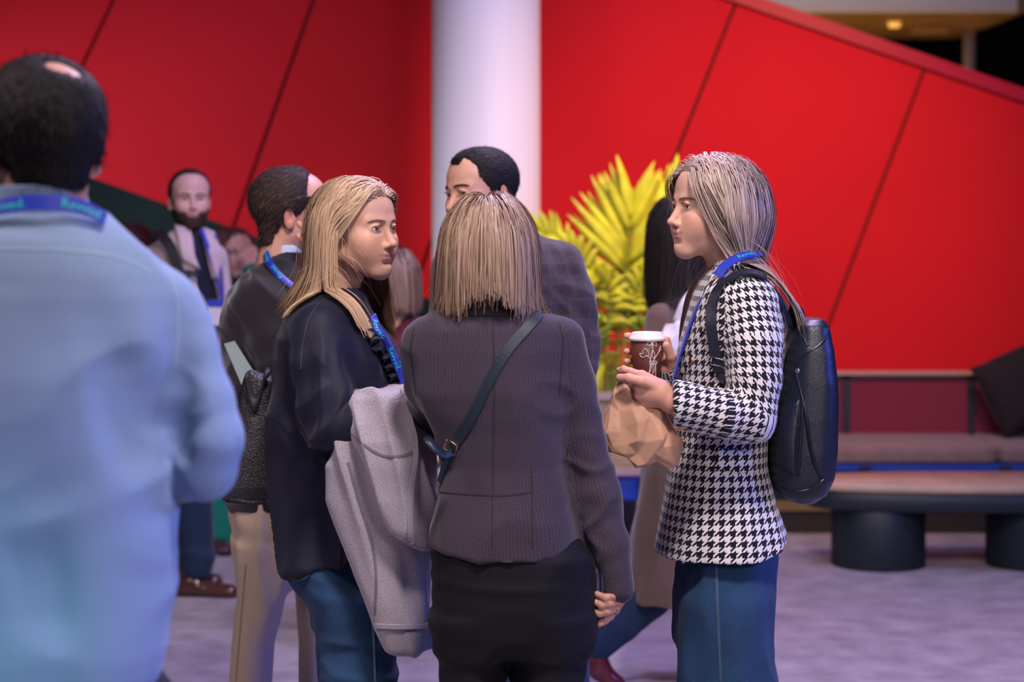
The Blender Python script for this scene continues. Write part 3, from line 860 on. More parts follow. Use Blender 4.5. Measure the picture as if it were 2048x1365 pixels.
def lettering(word, P, N_, w, s0, length, mat_, parent, flip=False, name="printed_lettering"):
    """flat print wrapped on a band: P points, N_ normals, w band width; starts at arc length s0"""
    cu = bpy.data.curves.new("t","FONT"); cu.body = word; cu.size = 1; cu.align_x = "LEFT"; cu.resolution_u = 3
    ob = bpy.data.objects.new("t",cu); COL.objects.link(ob); bpy.context.view_layer.update()
    me = ob.to_mesh(); v = np.array([x.co[:] for x in me.vertices]); fs = [tuple(p.vertices) for p in me.polygons]; ob.to_mesh_clear()
    bpy.data.objects.remove(ob); bpy.data.curves.remove(cu)
    sc = length/(v[:,0].max()-v[:,0].min()); x = (v[:,0]-v[:,0].min())*sc; y = (v[:,1]-.34)*sc
    if flip: x = length-x; y = -y
    P = np.asarray(P,float); cum = np.concatenate([[0],np.cumsum(np.linalg.norm(np.diff(P,axis=0),axis=1))]); s = s0+x
    pos = np.stack([np.interp(s,cum,P[:,k]) for k in range(3)],1); nn = np.stack([np.interp(s,cum,N_[:,k]) for k in range(3)],1)
    t = np.gradient(P,axis=0); tt = np.stack([np.interp(s,cum,t[:,k]) for k in range(3)],1); tt /= np.linalg.norm(tt,axis=1)[:,None]
    nn = nn-tt*(nn*tt).sum(1)[:,None]; nn /= np.linalg.norm(nn,axis=1)[:,None]; sd = np.cross(nn,tt)
    vv = pos+sd*y[:,None]+nn*.0026
    return mesh_obj(name, vv, fs, mat_, parent, smooth=False)
def shoe(name, p, yaw, L_, mat_, parent, h=.075, heel=.0):
    """closed shoe, sole on the floor at p (under the ankle), toe along yaw (0 = towards the camera)"""
    R_ = rotz(yaw); q = lambda x,y,z: np.asarray(p,float)*V(1,1,0)+R_@V(x,y,z)
    pr = [(cone(q(0,.02,.045+heel),q(0,-.03,.06+heel),.036,.036),.02),(cone(q(0,.035,.03+heel),q(.0,-L_*.72,.024),.034,.038,V(0,0,1),.72),.03),
          (cone(q(0,-L_*.3,.035),q(.0,-L_*.74,.022),.036,.03,V(0,0,1),.8),.02),(cone(q(0,.02,.05),q(0,.01,h+.03),.035,.036),.02)]
    f = field_of(pr,.006); f.half(V(0,0,.002),(0,0,-1)); v,qd = f.mesh()
    return mesh_obj(name, v, qd, mat_, parent)
def body_obj(person, H, skin, core, hands=(), h=.0018, erode=.03):
    """one body mesh: face, neck, hands and the trunk and limbs under the clothes"""
    v,q = H.build(h); col = H.colour(v, skin); parts = [(H.w(v),q)]; cols = [col]
    for hp, hh in hands:
        f = field_of(hp, hh, .01); hv,hq = f.mesh(); hv = relax(hv,hq,1,.3); parts.append((hv,hq))
        c = np.tile(np.asarray(skin)*V(1,.88,.86),(len(hv),1)); cols.append(c)
    if core:
        f = field_of([(p,.04) for p in core], .016, .02); f.v = f.v+erode; cv,cq = f.mesh(); parts.append((cv,cq)); cols.append(np.tile(skin,(len(cv),1)))
    V_,Q_ = join(*parts); o = mesh_obj("body", V_, Q_, SK, person, col=np.concatenate(cols)); return o
def face_hair(H, person, brow_mat, n=110, gaze=(0,-1,0), iris="iris_blue", lash=None, raise_=0.0, full=1.0, bw=.0011):
    eyes_(H, person, M, gaze, iris)
    for s in (-1,1):
        P = brow_strands(H, s, n, raise_=raise_, full=full); N_ = np.tile(V(s*.3,-1,.2),(P.shape[0],P.shape[1],1))
        v,q = ribbons(P, N_, bw, bw*.4); mesh_obj("eyebrow", H.w(v), q, brow_mat, person, tone=np.repeat(rng.random(len(P)),6))
        R_ = []
        for i in range(34):
            t = i/33; a = V(s*(.0185+.0262*t), 0, .0118+.0056*math.sin(math.pi*min(1,.08+t*.92))); a[1] = H.front(a[0],a[2]+.0012)-.0004; dd = nrm(V(s*(t-.4)*1.0,-1,.25))
            R_.append([a, a+dd*.003+V(0,0,-.0003), a+dd*.0055+V(0,0,.0016)])
        P = np.array(R_); v,q = ribbons(P, np.tile(V(0,-.3,1),(len(P),3,1)), .0009, .0003); mesh_obj("eyelashes", H.w(v), q, lash or brow_mat, person, tone=np.zeros(len(v)))
def long_hair(H, person, mt, n, zend, length, part=0.0, colliders=(), front=None, pulls=None, thick=.010, w=(.0022,.0009), seg=22, cap_thick=.006, back=.25, flat=.6, name="hair", tone=(0,1), line=0.0, soft=.012, stiff=.72, tonefn=None, stray=60, fb=0.0):
    """long loose hair: strands fall from a parting over head and shoulders, plus the cap they grow on"""
    cv,cq = hair_cap(H, cap_thick, line)
    C0, R0 = V(0,.014,.046), V(.0765*H.P.get("fw",1),.094,.081)
    zz = [a for a,b in HAIRLINE]; yy = [b for a,b in HAIRLINE]
    P = []
    while len(P) < n:
        u = rng.normal(size=(n,3)); u /= np.linalg.norm(u,axis=1)[:,None]; p = C0+u*R0
        ok = (p[:,1] > np.interp(p[:,2],zz,yy)+line+.004) & (p[:,2] > -.03)
        P += list(p[ok])
    E = []
    while len(E) < n//7:                                    # extra roots along the front hairline
        u = rng.normal(size=(n,3)); u /= np.linalg.norm(u,axis=1)[:,None]; p = C0+u*R0; e = p[:,1]-(np.interp(p[:,2],zz,yy)+line)
        E += list(p[(e > -.001) & (e < .012) & (p[:,2] > .0)])
    P = P[:n-n//7]+E[:n//7]
    p = np.array(P[:n]); u = (p-C0)/R0**2; u /= np.linalg.norm(u,axis=1)[:,None]
    sx = np.sign(p[:,0]-part+1e-6)
    fr = np.clip(1-(p[:,1]-.0)/.055,0,1); d0 = np.stack([sx*(.12+.88*fr)*np.clip(np.abs(p[:,0]-part)/.012+.35,0,1), back+fb*np.clip(-p[:,1]/.07,0,1), np.zeros(n)],1); d0[:,1] += .8*np.clip(p[:,1]/.09,0,1); d0[:,2] -= .6*np.clip(p[:,1]/.09,0,1)+.7*np.clip((np.abs(p[:,0])-.04)/.03,0,1)
    d0 = d0-u*(d0*u).sum(1)[:,None]; d0 = d0/np.linalg.norm(d0,axis=1)[:,None]+u*.12
    lay = rng.random(n); hs = ell(C0,R0); fh = ell((0,-.036,.050),(.062*H.P.get('fw',1),.056,.058)); jaw = ell((0,-.02,-.03),(.066,.075,.085)); nk = cone((0,.02,-.045),(0,.045,-.19),.052,.056)
    def coll(q):                                            # head in its own frame
        l = H.l(q); return np.minimum(np.minimum(smin(hs.fn(l[:,0],l[:,1],l[:,2])+.001, fh.fn(l[:,0],l[:,1],l[:,2]), .04), jaw.fn(l[:,0],l[:,1],l[:,2])), nk.fn(l[:,0],l[:,1],l[:,2]))*H.S
    fns = [(coll, .003, thick)]+[(c, .006, soft) for c in colliders]
    q = H.w(p); ee = coll(q); q = q+grad(coll,q)*np.clip(.0035-ee,-.01,.02)[:,None]; d = d0@H.R.T; steps = int(length/.013); Q = np.zeros((n,steps+1,3)); Q[:,0] = q; alive = np.ones(n,bool)
    jit = rng.normal(0,.035,(n,3)); ph = rng.random(n)*6.28; end = rng.normal(0,.013,n)+.02*np.clip(rng.random(n)-.75,0,1)*4*rng.random(n)
    for i in range(steps):
        d = d*stiff+V(0,0,-1)*(1-stiff)*1.35+jit*.25
        if pulls is not None: d = d+pulls(Q[:,i], H.l(Q[:,i]), i, lay)
        d /= np.linalg.norm(d,axis=1)[:,None]; nx = Q[:,i]+d*.013
        for fn, base, sf in fns:
            lim = base+sf*lay; e = fn(nx); m = e < lim
            if m.any():
                g = grad(fn, nx[m]); nx[m] += g*(lim[m]-e[m])[:,None]*.9
        nd = nx-Q[:,i]; L_ = np.linalg.norm(nd,axis=1)[:,None]+1e-9; nx = Q[:,i]+nd/L_*np.minimum(L_,.017)
        alive &= ~(nx[:,2] < zend(nx)+end)
        Q[:,i+1] = np.where(alive[:,None], nx, Q[:,i]+(nx-Q[:,i])*1e-3); d = nd/L_
    LQ = H.l(Q.reshape(-1,3)).reshape(Q.shape); bad = ((LQ[:,:,1] < -.052)&(LQ[:,:,2] < .045)&(LQ[:,:,2] > -.10)&(np.abs(LQ[:,:,0]) < .072)).sum(1) > 1   # nothing hangs over the face
    Q = Q[~bad]; p = p[~bad]; n = len(Q); Q = resample(Q, seg)
    ax = H.w(V(0,.02,0)); N_ = Q-np.array([ax[0],ax[1],0]); N_[:,:,2] = (Q[:,:,2]-ax[2])*np.clip((Q[:,:,2]-ax[2])/.1,0,1); N_ /= np.linalg.norm(N_,axis=2)[:,:,None]+1e-9
    N_ = N_+rng.normal(0,.13,(n,1,3))
    ww = w[0]*rng.uniform(.6,1.3,n)
    v,f = ribbons(Q, N_, ww, w[1])
    clump = .5+.5*vnoise(p*170)
    tn = np.clip(tone[0]+(tone[1]-tone[0])*(.55*rng.random(n)+.45*clump),0,1)
    if tonefn is not None: tn = np.clip(tn+tonefn(p),0,1)
    parts = [(v,f),(H.w(cv),cq)]; tn = [np.repeat(tn,seg*2), np.full(len(cv),tone[0]+.25*(tone[1]-tone[0]))]
    if stray:                                               # loose single hairs round the crown
        i = rng.integers(0,n,stray); S_ = Q[i].copy(); k = np.linspace(0,1,seg)[None,:,None]
        S_ = S_[:,:1]+(S_-S_[:,:1])*rng.uniform(.3,1,(stray,1,1)); dirs = (S_[:,:1]-H.w(C0)); dirs /= np.linalg.norm(dirs,axis=2)[:,:,None]
        S_ = S_+dirs*(k*(1-k*.7))*rng.uniform(.01,.045,(stray,1,1))+rng.normal(0,.012,(stray,1,3))*k
        v2,f2 = ribbons(S_, np.repeat(dirs,seg,1)+.3, .0006, .0003); parts.append((v2,f2)); tn.append(np.full(len(v2),.9))
    V_,F_ = join(*parts)
    return mesh_obj(name, V_, F_, mt, person, tone=np.concatenate(tn)), Q
def short_hair(H, person, mt, thick=.010, line=0.0, mask=None, n=5000, L_=.022, flow=None, name="hair", tone=(0,1), w=.0013, lift=.3):
    cv,cq = hair_cap(H, thick, line, mask); cv = cv+vnormals(cv,cq)*(.0012*vnoise(cv*220))[:,None]
    flow = flow or (lambda p: np.stack([p[:,0]*.5, np.full(len(p),.6), -.35-2*np.clip(p[:,1],0,1)*3],1))
    (v,f),tn = cap_strands(cv, cq, n, L_, flow, w, lift)
    V_,F_ = join((v,f),(cv,cq)); return mesh_obj(name, H.w(V_), F_, mt, person, tone=np.concatenate([tone[0]+(tone[1]-tone[0])*tn, np.full(len(cv),tone[0])]))
def tuft_prims(): return []
HM = {"honey": hair_mat("honey_blonde_hair",(.085,.050,.030),(.58,.40,.27)), "blonde": hair_mat("blonde_hair",(.20,.115,.060),(.74,.53,.34)), "ash": hair_mat("ash_blonde_hair",(.080,.050,.037),(.66,.51,.42)),
      "dark": hair_mat("dark_brown_hair",(.006,.005,.006),(.030,.022,.022),.7,.25), "brown": hair_mat("brown_hair",(.018,.011,.008),(.10,.055,.04),.7,.3),
      "red": hair_mat("auburn_hair",(.03,.010,.010),(.13,.04,.03),.5), "grey": hair_mat("grey_brown_hair",(.10,.06,.05),(.4,.28,.22),.5),
      "brow_light": hair_mat("light_brow",(.12,.068,.042),(.22,.13,.085),.7), "brow_dark": hair_mat("dark_brow",(.012,.008,.007),(.05,.03,.025),.6)}
m_lany = mat("lanyard_blue_ribbon",(.010,.03,.42),.4,sheen=.2,bump=("X",2500,.15,.0004)); m_print = mat("lanyard_teal_print",(.02,.55,.50),.5)
m_blackleather = mat("black_leather",(.017,.018,.021),.33,spec=.6,bump=("voronoi",330,.7,.0026)); m_navyleather = mat("navy_leather",(.010,.014,.026),.36,spec=.55,bump=("voronoi",520,.35,.0012))
m_gold = mat("gold_metal",(.85,.55,.28),.25,metal=1); m_steel = mat("steel",(.7,.7,.72),.2,metal=1)
m_shoe_dark = mat("dark_shoe_leather",(.02,.015,.014),.35); m_shoe_brown = mat("brown_shoe_leather",(.07,.025,.02),.22,coat=.4)
m_denim = cloth_mat("blue_denim",((.006,.024,.072),(.034,.088,.180)),900,.9,.05,.6,var=(7,.5))
m_denim_dark = cloth_mat("dark_denim",((.006,.016,.045),(.016,.04,.095)),1100,.85,.1,.3,var=(6,.3))
# ---- woman seen from the back: tweed jacket, crossbody strap, phone
def woman_back():
    D = 4.26; c = at(985,1000,D)
    P = thing("person", (c[0],D,0), "woman seen from the back in a grey tweed jacket and black trousers holding a phone", "person")
    T = [(598,905,1062,.062),(622,868,1092,.078),(640,832,1122,.092),(660,817,1138,.102),(700,816,1140,.112),(785,826,1134,.12),(830,848,1130,.118),(863,868,1127,.113),(930,882,1130,.108),(985,876,1142,.118),(1060,862,1158,.135),(1108,857,1168,.142)]
    tor = loft([row(y,l,r,D,b) for y,l,r,b in T], e=2.3)
    ra, rp = arm([(1128,680,D,40),(1148,755,D+.005,41),(1170,880,D+.01,43),(1194,985,D,43),(1222,1090,D-.02,37),(1238,1178,D-.03,28)])
    la, lp = arm([(846,690,D,36),(850,770,D+.06,38),(862,850,D+.16,36),(905,862,D+.3,32),(950,850,D+.40,27)])
    prims = [tor,ra,la]; fn = dist_of(prims)
    tweed = cloth_mat("grey_tweed",((.008,.0065,.012),(.088,.068,.096)),1000,.9,.2,.4,stripe=(.0088,.3,-.15),var=(5,.3))
    el = at(1194,985,D)
    fold = fold_fn([(np.diag([9,9,5]),.0028,None),(np.array([[8,0,14],[0,6,0],[-9,0,10]]),.006,near_mask(el+V(0,0,-.02),.12)),(np.array([[10,0,12],[0,5,0],[-6,0,9]]),.004,near_mask(at(1120,800,D),.12))])
    cuff = lambda f: f.half(rp[-1]-nrm(rp[-1]-rp[-2])*.006, rp[-1]-rp[-2])
    hemz = lambda f: f.apply(lambda v,X,Y,Z: np.maximum(v, np.where(X < rp[2][0]-.02, (at(0,1106,D)[2]-Z)-.18*np.maximum(0,np.abs(X-at(1010,0,D)[0])-.08)*-1.0*0+ .42*np.maximum(0,np.abs(X-at(1015,0,D)[0])-.06)**1.3-.0, -1)))
    j = garment("jacket", P, [("t",[(tor,0)]),("r",[(ra,.035)]),("l",[(la,.035)])], .0062, tweed, [hemz], fold, uvs={"t":("body",(c[0],D),.17),"r":("limb",rp,.05),"l":("limb",lp,.05)})
    fs = skin_of(j)
    # stand collar
    col_ = loft([row(628,873,1090,D,.080,.004),row(612,886,1074,D,.068,.002),row(578,893,1060,D,.064,-.006)], e=2.2)
    f = field_of([(col_,0)],.005); f.cut(loft([row(640,899,1060,D,.05),row(560,905,1047,D,.05)]),.004); v,q = f.mesh()
    a = np.arctan2(v[:,0]-c[0],-(v[:,1]-D)); mesh_obj("collar", v, q, tweed, j, uv=np.stack([a*.09,v[:,2]],1)[q])
    seam = mat("jacket_seam",(.018,.015,.02),.9)
    for path in ([(872,627),(930,632),(985,633),(1040,632),(1090,626)], [(1120,650),(1126,690),(1122,740),(1119,790)], [(829,655),(822,700),(826,745),(832,790)], [(985,640),(988,760),(986,900),(984,1095)],[(1062,935),(1064,1000),(1064,1098)],[(880,985),(940,990),(1010,992),(1062,985)]):
        o,_,_ = band_on("seam", fs, path, D-.5, D+.1, .0028, seam, j, off=.0004, th=.0006, n=60)
    # trousers
    blk = cloth_mat("black_trousers",((.0022,.0024,.0045),(.006,.006,.011)),900,.75,.03,.25)
    hip = loft([row(1070,868,1160,D,.12),row(1110,861,1190,D,.135),(row(1200,862,1192,D,.14)),row(1270,868,1186,D,.125),row(1300,874,1180,D,.11)], e=2.3)
    def leg(rows_): return loft([row(y,l,r,D,b) for y,l,r,b in rows_], e=2.1)
    ll = leg([(1230,866,1018,.115),(1300,873,1014,.105),(1365,878,1006,.10),(1500,884,1002,.09),(1700,886,1002,.085),(1852,884,1006,.085)])
    rl = leg([(1230,1016,1190,.115),(1300,1021,1180,.105),(1365,1026,1168,.10),(1500,1032,1160,.09),(1700,1036,1156,.085),(1852,1034,1160,.085)])
    tf = fold_fn([(np.diag([7,7,4]),.003,None),(np.array([[3,0,4],[0,4,0],[0,0,16]]),.0045,near_mask(at(1010,1230,D),.2))])
    garment("trousers", P, [("h",[(hip,0)]),("a",[(ll,.03)]),("b",[(rl,.03)])], .008, blk, [], tf, uvs={"h":("body",(c[0],D),.17),"a":("body",(at(940,0,D)[0],D),.08),"b":("body",(at(1098,0,D)[0],D),.08)})
    for x in (945,1096): shoe("shoe", (at(x,0,D)[0],D+.03,0), 180, .2, m_shoe_dark, P)
    # head, hand, hair
    H = Head(at(977,512,D+.015), 178, -6, 0, 1.0, fem=True, neck=.047, neckdir=(0,.03,-.2))
    def g(x,y,dy): return at(x,y,D-.03+dy)
    hand = [(cone(g(1238,1165,.0),g(1236,1190,.0),.022,.021),.01),(cone(g(1240,1180,.012),g(1234,1196,.004),.02,.016),.012),(cone(g(1240,1182,.02),g(1228,1218,.01),.018,.014),.012),(cone(g(1236,1190,.028),g(1216,1232,.022),.015,.012),.012)]
    for pts in ([(1243,1191,-.012),(1228,1192,-.022),(1211,1197,-.022),(1194,1189,-.014)],[(1238,1203,-.008),(1220,1208,-.020),(1203,1212,-.020),(1187,1203,-.012)],[(1231,1219,-.004),(1214,1224,-.016),(1199,1228,-.016),(1189,1222,-.009)],[(1222,1234,.004),(1210,1243,-.006),(1200,1248,-.008),(1190,1251,-.004)]):
        pp = [g(*q) for q in pts]; rs = [.0088,.0084,.0080,.0068] if pts[0][1] < 1230 else [.0078,.007,.0066,.006]
        hand += [(cone(pp[i],pp[i+1],rs[i],rs[i+1]),.005) for i in range(3)]
    hand += [(cone(g(1234,1192,.03),g(1214,1200,.034),.012,.0105),.008),(cone(g(1214,1200,.034),g(1200,1196,.026),.0105,.0085),.006)]   # thumb behind the phone
    lh = hand_(at(955,850,D+.42), V(.5,.7,.1), V(0,0,-1), .9, 1, (.6,.6,.6,.6))
    body_obj(P, H, (.56,.33,.25), [tor,ra,la,hip,ll,rl], [(hand,.0022),(lh,.004)], .0024)
    for s in ((1191,1249),): disc("fingernail", g(s[0]-3,s[1]+1,-.011), V(-.5,-1,0), .006, .0015, mat("orange_nail_polish",(.55,.12,.02),.25), P)
    t = np.linspace(0,2*math.pi,21); cen = g(1230,1220,-.006); ax = nrm(g(1214,1224,-.016)-g(1231,1219,-.004)); u_ = nrm(np.cross(ax,(0,0,1))); w_ = np.cross(ax,u_)
    v,f = sweep_([cen+.0092*(math.cos(a)*u_+math.sin(a)*w_) for a in t],.0012,6); mesh_obj("ring", v, f, m_gold, P)
    sh = [dist_of([tor]), dist_of([col_])]
    def pulls(w,l,i,lay):
        d = np.zeros_like(w); m = (l[:,1] < -.01)&(l[:,2]<.05); d[m,1] -= .10; return d
    zc = at(0,606,D)[2]
    long_hair(H, P, HM["honey"], 5200, lambda p: zc+.026*np.clip(1-((p[:,0]-at(977,0,D)[0])/.05)**2,-.5,1)+np.where(p[:,1]>D+.02,-.04,0), .34, 0.004, [sh[1]], thick=.016, tone=(.1,1), soft=.006, pulls=pulls, stray=70, back=.5, seg=20)
    # crossbody strap, bag strap ends and buckle
    S = thing("crossbody_bag", (c[0],D-.1,0.9), "thin dark crossbody bag strap with a gold buckle over the tweed jacket", "bag"); strapm = mat("dark_blue_green_strap",(.012,.022,.034),.42,bump=("noise",300,.1,.001))
    band_on("strap", fs, [(1078,628),(1062,648),(1015,700),(975,770),(945,832),(915,880),(905,896)], D-.5, D+.1, .021, strapm, S, off=.003, th=.0012, n=46, smooth_=5)
    band_on("strap_end", fs, [(905,896),(898,918),(890,942),(883,966)], D-.5, D+.1, .014, strapm, S, off=.006, th=.002, n=14)
    lp_ = [at(903,905,D-.135), at(888,912,D-.15), at(872,900,D-.165), at(859,885,D-.16), at(855,880,D-.15), at(862,884,D-.14), at(880,905,D-.13), at(893,925,D-.128)]
    pts = spline(lp_,26); v,f = strip_(pts, np.tile(V(.2,-.6,.7),(26,1)), .017, .0016); mesh_obj("strap_loop", v, f, strapm, S)
    p0,n0 = hits(fs, [(906,893)], D-.5, D+.1, .007); bx = p0[0]; a = nrm(V(.55,0,.83)); a = nrm(a-n0[0]*(a@n0[0])); b = np.cross(n0[0],a); fr = [bx+a*.012*x+b*.015*y for x,y in ((1,1),(1,-1),(-1,-1),(-1,1),(1,1))]
    v,f = sweep_(fr,.0017,6); mesh_obj("buckle", v, f, m_gold, S)
    # body of the bag hangs at her front hip
    f = field_of([(ell(at(960,1020,D+.20),(.10,.035,.075)),0),(ell(at(960,1000,D+.20),(.095,.03,.06)),.02)],.006); v,q = f.mesh(); mesh_obj("pouch", v, q, m_blackleather, S)
    # phone
    ph = thing("mobile_phone", at(1204,1190,D-.02), "dark mobile phone held edge on in the hand beside black trousers", "phone")
    R_ = roty(-2.0)@rotx(3); c0 = at(1204,1191,D-.008)
    f = field_of([(loft([(c0[2]-.066,c0[0],c0[1],.0042,.034),(c0[2]+.066,c0[0],c0[1],.0042,.034)], e=6),0)],.002,.01); v,q = f.mesh(); v = (v-c0)@R_.T+c0
    mesh_obj("case", v, q, mat("phone_case",(.04,.05,.10),.35,spec=.6), ph); 
    vv,ff = box_(c0+V(-.0051,-.031,-.062),c0+V(-.0043,.031,.062)); mesh_obj("screen", (vv-c0)@R_.T+c0, ff, mat("phone_glass",(.01,.01,.012),.05), ph, smooth=False)
    return fn
woman_back()

# ---- woman with the houndstooth blazer, cup and paper bag
def woman_houndstooth():
    D = 4.58; c = at(1445,1000,D)
    P = thing("person", (c[0],D,0), "woman with ash blonde hair in a black and white houndstooth blazer and wide jeans", "person")
    T = [(520,1428,1492,.055),(540,1416,1520,.09),(560,1402,1540,.14),(590,1386,1556,.178),(640,1372,1566,.186),(700,1357,1566,.172),(760,1348,1558,.158),(830,1347,1540,.146),(880,1344,1530,.142),(930,1336,1530,.148),(1000,1326,1550,.162),(1060,1316,1573,.175),(1106,1309,1588,.182)]
    tor = loft([row(y,l,r,D,b) for y,l,r,b in T], e=2.25)
    na, npt = arm([(1498,606,D-.15,52),(1508,680,D-.175,55),(1510,760,D-.19,54),(1500,832,D-.20,52),(1440,826,D-.235,50),(1336,806,D-.26,49)])
    fa, fpt = arm([(1450,610,D+.15,50),(1430,700,D+.19,50),(1408,800,D+.2,46),(1370,775,D+.14,42),(1345,752,D+.10,38)])
    prims = [tor,na,fa]; fn = dist_of(prims)
    ht = houndstooth_mat("houndstooth_wool",(.010,.009,.016),(.74,.72,.72),.0235)
    el = at(1495,850,D-.2)
    fold = fold_fn([(np.diag([6,6,4]),.003,None),(np.array([[12,0,9],[0,5,0],[-8,0,10]]),.006,near_mask(el+V(-.05,0,.02),.10)),(np.array([[5,0,0],[0,5,0],[9,0,6]]),.004,near_mask(at(1450,930,D-.15),.14))])
    wd_ = npt[-1]-npt[-2]
    cut1 = lambda f: f.apply(lambda v,X,Y,Z: np.where((Z>at(0,880,D)[2])&(Y<D-.17)&(X<at(1400,0,D)[0]), np.maximum(v, ((X-at(1327,800,D)[0])*-1)), v))
    hemc = lambda f: f.apply(lambda v,X,Y,Z: np.maximum(v, (at(0,1104,D)[2]+.05*np.clip((X-at(1500,0,D)[0])/.1,0,1)**1.5)-Z))
    j = garment("blazer", P, [("t",[(tor,0)]),("n",[(na,.022)]),("f",[(fa,.03)])], .0055, ht, [cut1,hemc], fold, uvs={"t":("body",(c[0],D),.165),"n":("limb",npt,.066),"f":("limb",fpt,.06)})
    fs = skin_of(j)
    # lapel, stand of the collar, pocket flap, buttons
    patch_on("lapel", fs, [(1432,536),(1462,548),(1366,752),(1351,742)], D-.4, D+.2, .005, ht, j, 10, 26, uvs=(V(.66,-.70,.25),V(-.25,0,.97)))
    colp = loft([row(556,1418,1512,D,.085),row(520,1430,1500,D+.0,.064)], rot=0, e=2.1); f = field_of([(colp,0)],.005); f.cut(loft([row(560,1432,1496,D,.06),row(500,1440,1486,D,.05)]),.003); v,q = f.mesh(); a = np.arctan2(v[:,0]-c[0],-(v[:,1]-D))
    mesh_obj("collar", v, q, ht, j, uv=np.stack([a*.07,v[:,2]],1)[q])
    patch_on("pocket_flap", fs, [(1432,896),(1505,905),(1507,950),(1428,938)], D-.4, D+.2, .004, ht, j, 10, 8, uvs=(V(1,.2,.05),V(0,0,1)))
    for (x,y,r) in ((1382,722,.0095),(1365,885,.0085),(1352,853,.0055),(1363,858,.0055),(1374,861,.0055)):
        p,n = hits(fs, [(x,y)], D-.45, D+.2, .002); disc("button", p[0], n[0], r, .002, m_gold, j)
    # wide jeans
    hip = loft([row(1075,1362,1548,D,.145),row(1110,1362,1556,D,.152),row(1200,1358,1544,D,.158),row(1280,1356,1540,D,.14)], e=2.3)
    L1 = loft([row(1100,1390,1510,D-.04,.05),row(1190,1356,1540,D-.07,.085),row(1280,1352,1542,D-.08,.085),row(1365,1347,1555,D-.085,.085),row(1560,1335,1572,D-.09,.09),row(1772,1326,1585,D-.09,.095)], e=2.3)
    L2 = loft([row(1100,1390,1510,D+.04,.05),row(1190,1362,1536,D+.09,.08),row(1365,1368,1535,D+.1,.085),row(1560,1366,1556,D+.1,.09),row(1772,1362,1570,D+.1,.095)], e=2.3)
    jf = fold_fn([(np.diag([10,8,.8]),.009,None),(np.diag([6,6,5]),.003,None)])
    g = garment("jeans", P, [("h",[(hip,0)]),("a",[(L1,.03)]),("b",[(L2,.03)])], .0085, m_denim, [], jf, uvs={"h":("body",(c[0],D),.15),"a":("body",(c[0],D-.085),.1),"b":("body",(c[0],D+.1),.1)})
    fj = skin_of(g); st = mat("jean_seam_thread",(.045,.085,.145),.8)
    band_on("side_seam", fj, [(1432,1110),(1434,1180),(1437,1260),(1442,1364)], D-.5, D, .006, st, g, off=.001, th=.001, n=50)
    band_on("pocket_seam", fj, [(1500,1104),(1525,1112),(1552,1108)], D-.5, D+.1, .005, st, g, off=.001, th=.001, n=20)
    for dy in (-.09,.1): shoe("shoe", (at(1465,0,D)[0],D+dy,0), -90, .19, m_shoe_dark, P, heel=.02)
    H = Head(at(1430,426,D), -67, -2, 0, 1.0, fem=True, neck=.046, smile=.0052, neckdir=(0,.05,-.19), jaw=.97, nose=.98, ntip=-.001, lip=.95, lipcol=(.58,.24,.23))
    # left hand grips the bag, right hand holds the cup
    hd = D-.26
    k = lambda x,y,dy=0: at(x,y,hd+dy)
    near = [(cone(k(1345,806,0),k(1322,788,0),.026,.024),.01)]
    for (x,y,dy) in ((1284,751,.000),(1276,772,-.006),(1278,792,-.002),(1288,808,.006)): near.append((cone(k(1318,786+ (y-780)*.35,dy*.5),k(x,y,dy),.0185,.0115),.014))
    for pts,r in (([(1284,751,0),(1262,744,.004),(1247,739,.008),(1241,742,.012)],.0085),([(1276,772,-.006),(1264,768,.018),(1262,776,.038),(1272,782,.046)],.009),([(1278,792,-.002),(1267,788,.020),(1268,796,.040),(1280,799,.046)],.0088),([(1288,808,.006),(1280,806,.024),(1283,812,.040),(1293,812,.044)],.0078)):
        pp = [k(*q) for q in pts]; near += [(cone(pp[i],pp[i+1],r*(1-.06*i),r*(1-.06*(i+1))),.004) for i in range(3)]
    pp = [k(1310,772,-.012),k(1282,763,-.022),k(1258,757,-.018),k(1239,756,-.008)]; near += [(cone(pp[i],pp[i+1],r0,r1),.006) for i,(r0,r1) in enumerate(((.0125,.0105),(.0105,.0098),(.0098,.0085)))]
    cdp = D+.06; kc = lambda x,y,dy=0: at(x,y,cdp+dy)
    far = [(cone(kc(1352,768,.03),kc(1340,740,.02),.024,.022),.01)]
    for i,y in enumerate((682,705,724,744)): far.append((cone(kc(1340,742,.022),kc(1332,y,.036),.017,.0115),.014))
    for y0,y1,r in ((682,672,.0085),(705,703,.0088),(724,723,.0085),(744,740,.0075)):
        pp = [kc(1332,y0,.036),kc(1312,(y0+y1)/2,.052),kc(1280,(y0+y1)/2,.050),kc(1258,y1,.026),kc(1253,y1,.002)]; far += [(cone(pp[i],pp[i+1],r*(1-.04*i),r*(1-.04*(i+1))),.004) for i in range(4)]
    pp = [kc(1346,748,.008),kc(1342,715,-.012),kc(1332,692,-.020)]; far += [(cone(pp[0],pp[1],.0135,.011),.008),(cone(pp[1],pp[2],.011,.0092),.005)]
    body_obj(P, H, (.64,.38,.28), [tor,na,fa,hip,L1,L2], [(near,.0019),(far,.0022)], .0016)
    face_hair(H, P, HM["brow_light"], 170, gaze=(-.1,-1,-.02), iris="iris_brown", lash=HM["brow_dark"])
    shf = dist_of([tor,na])
    zc = at(0,700,D)[2]
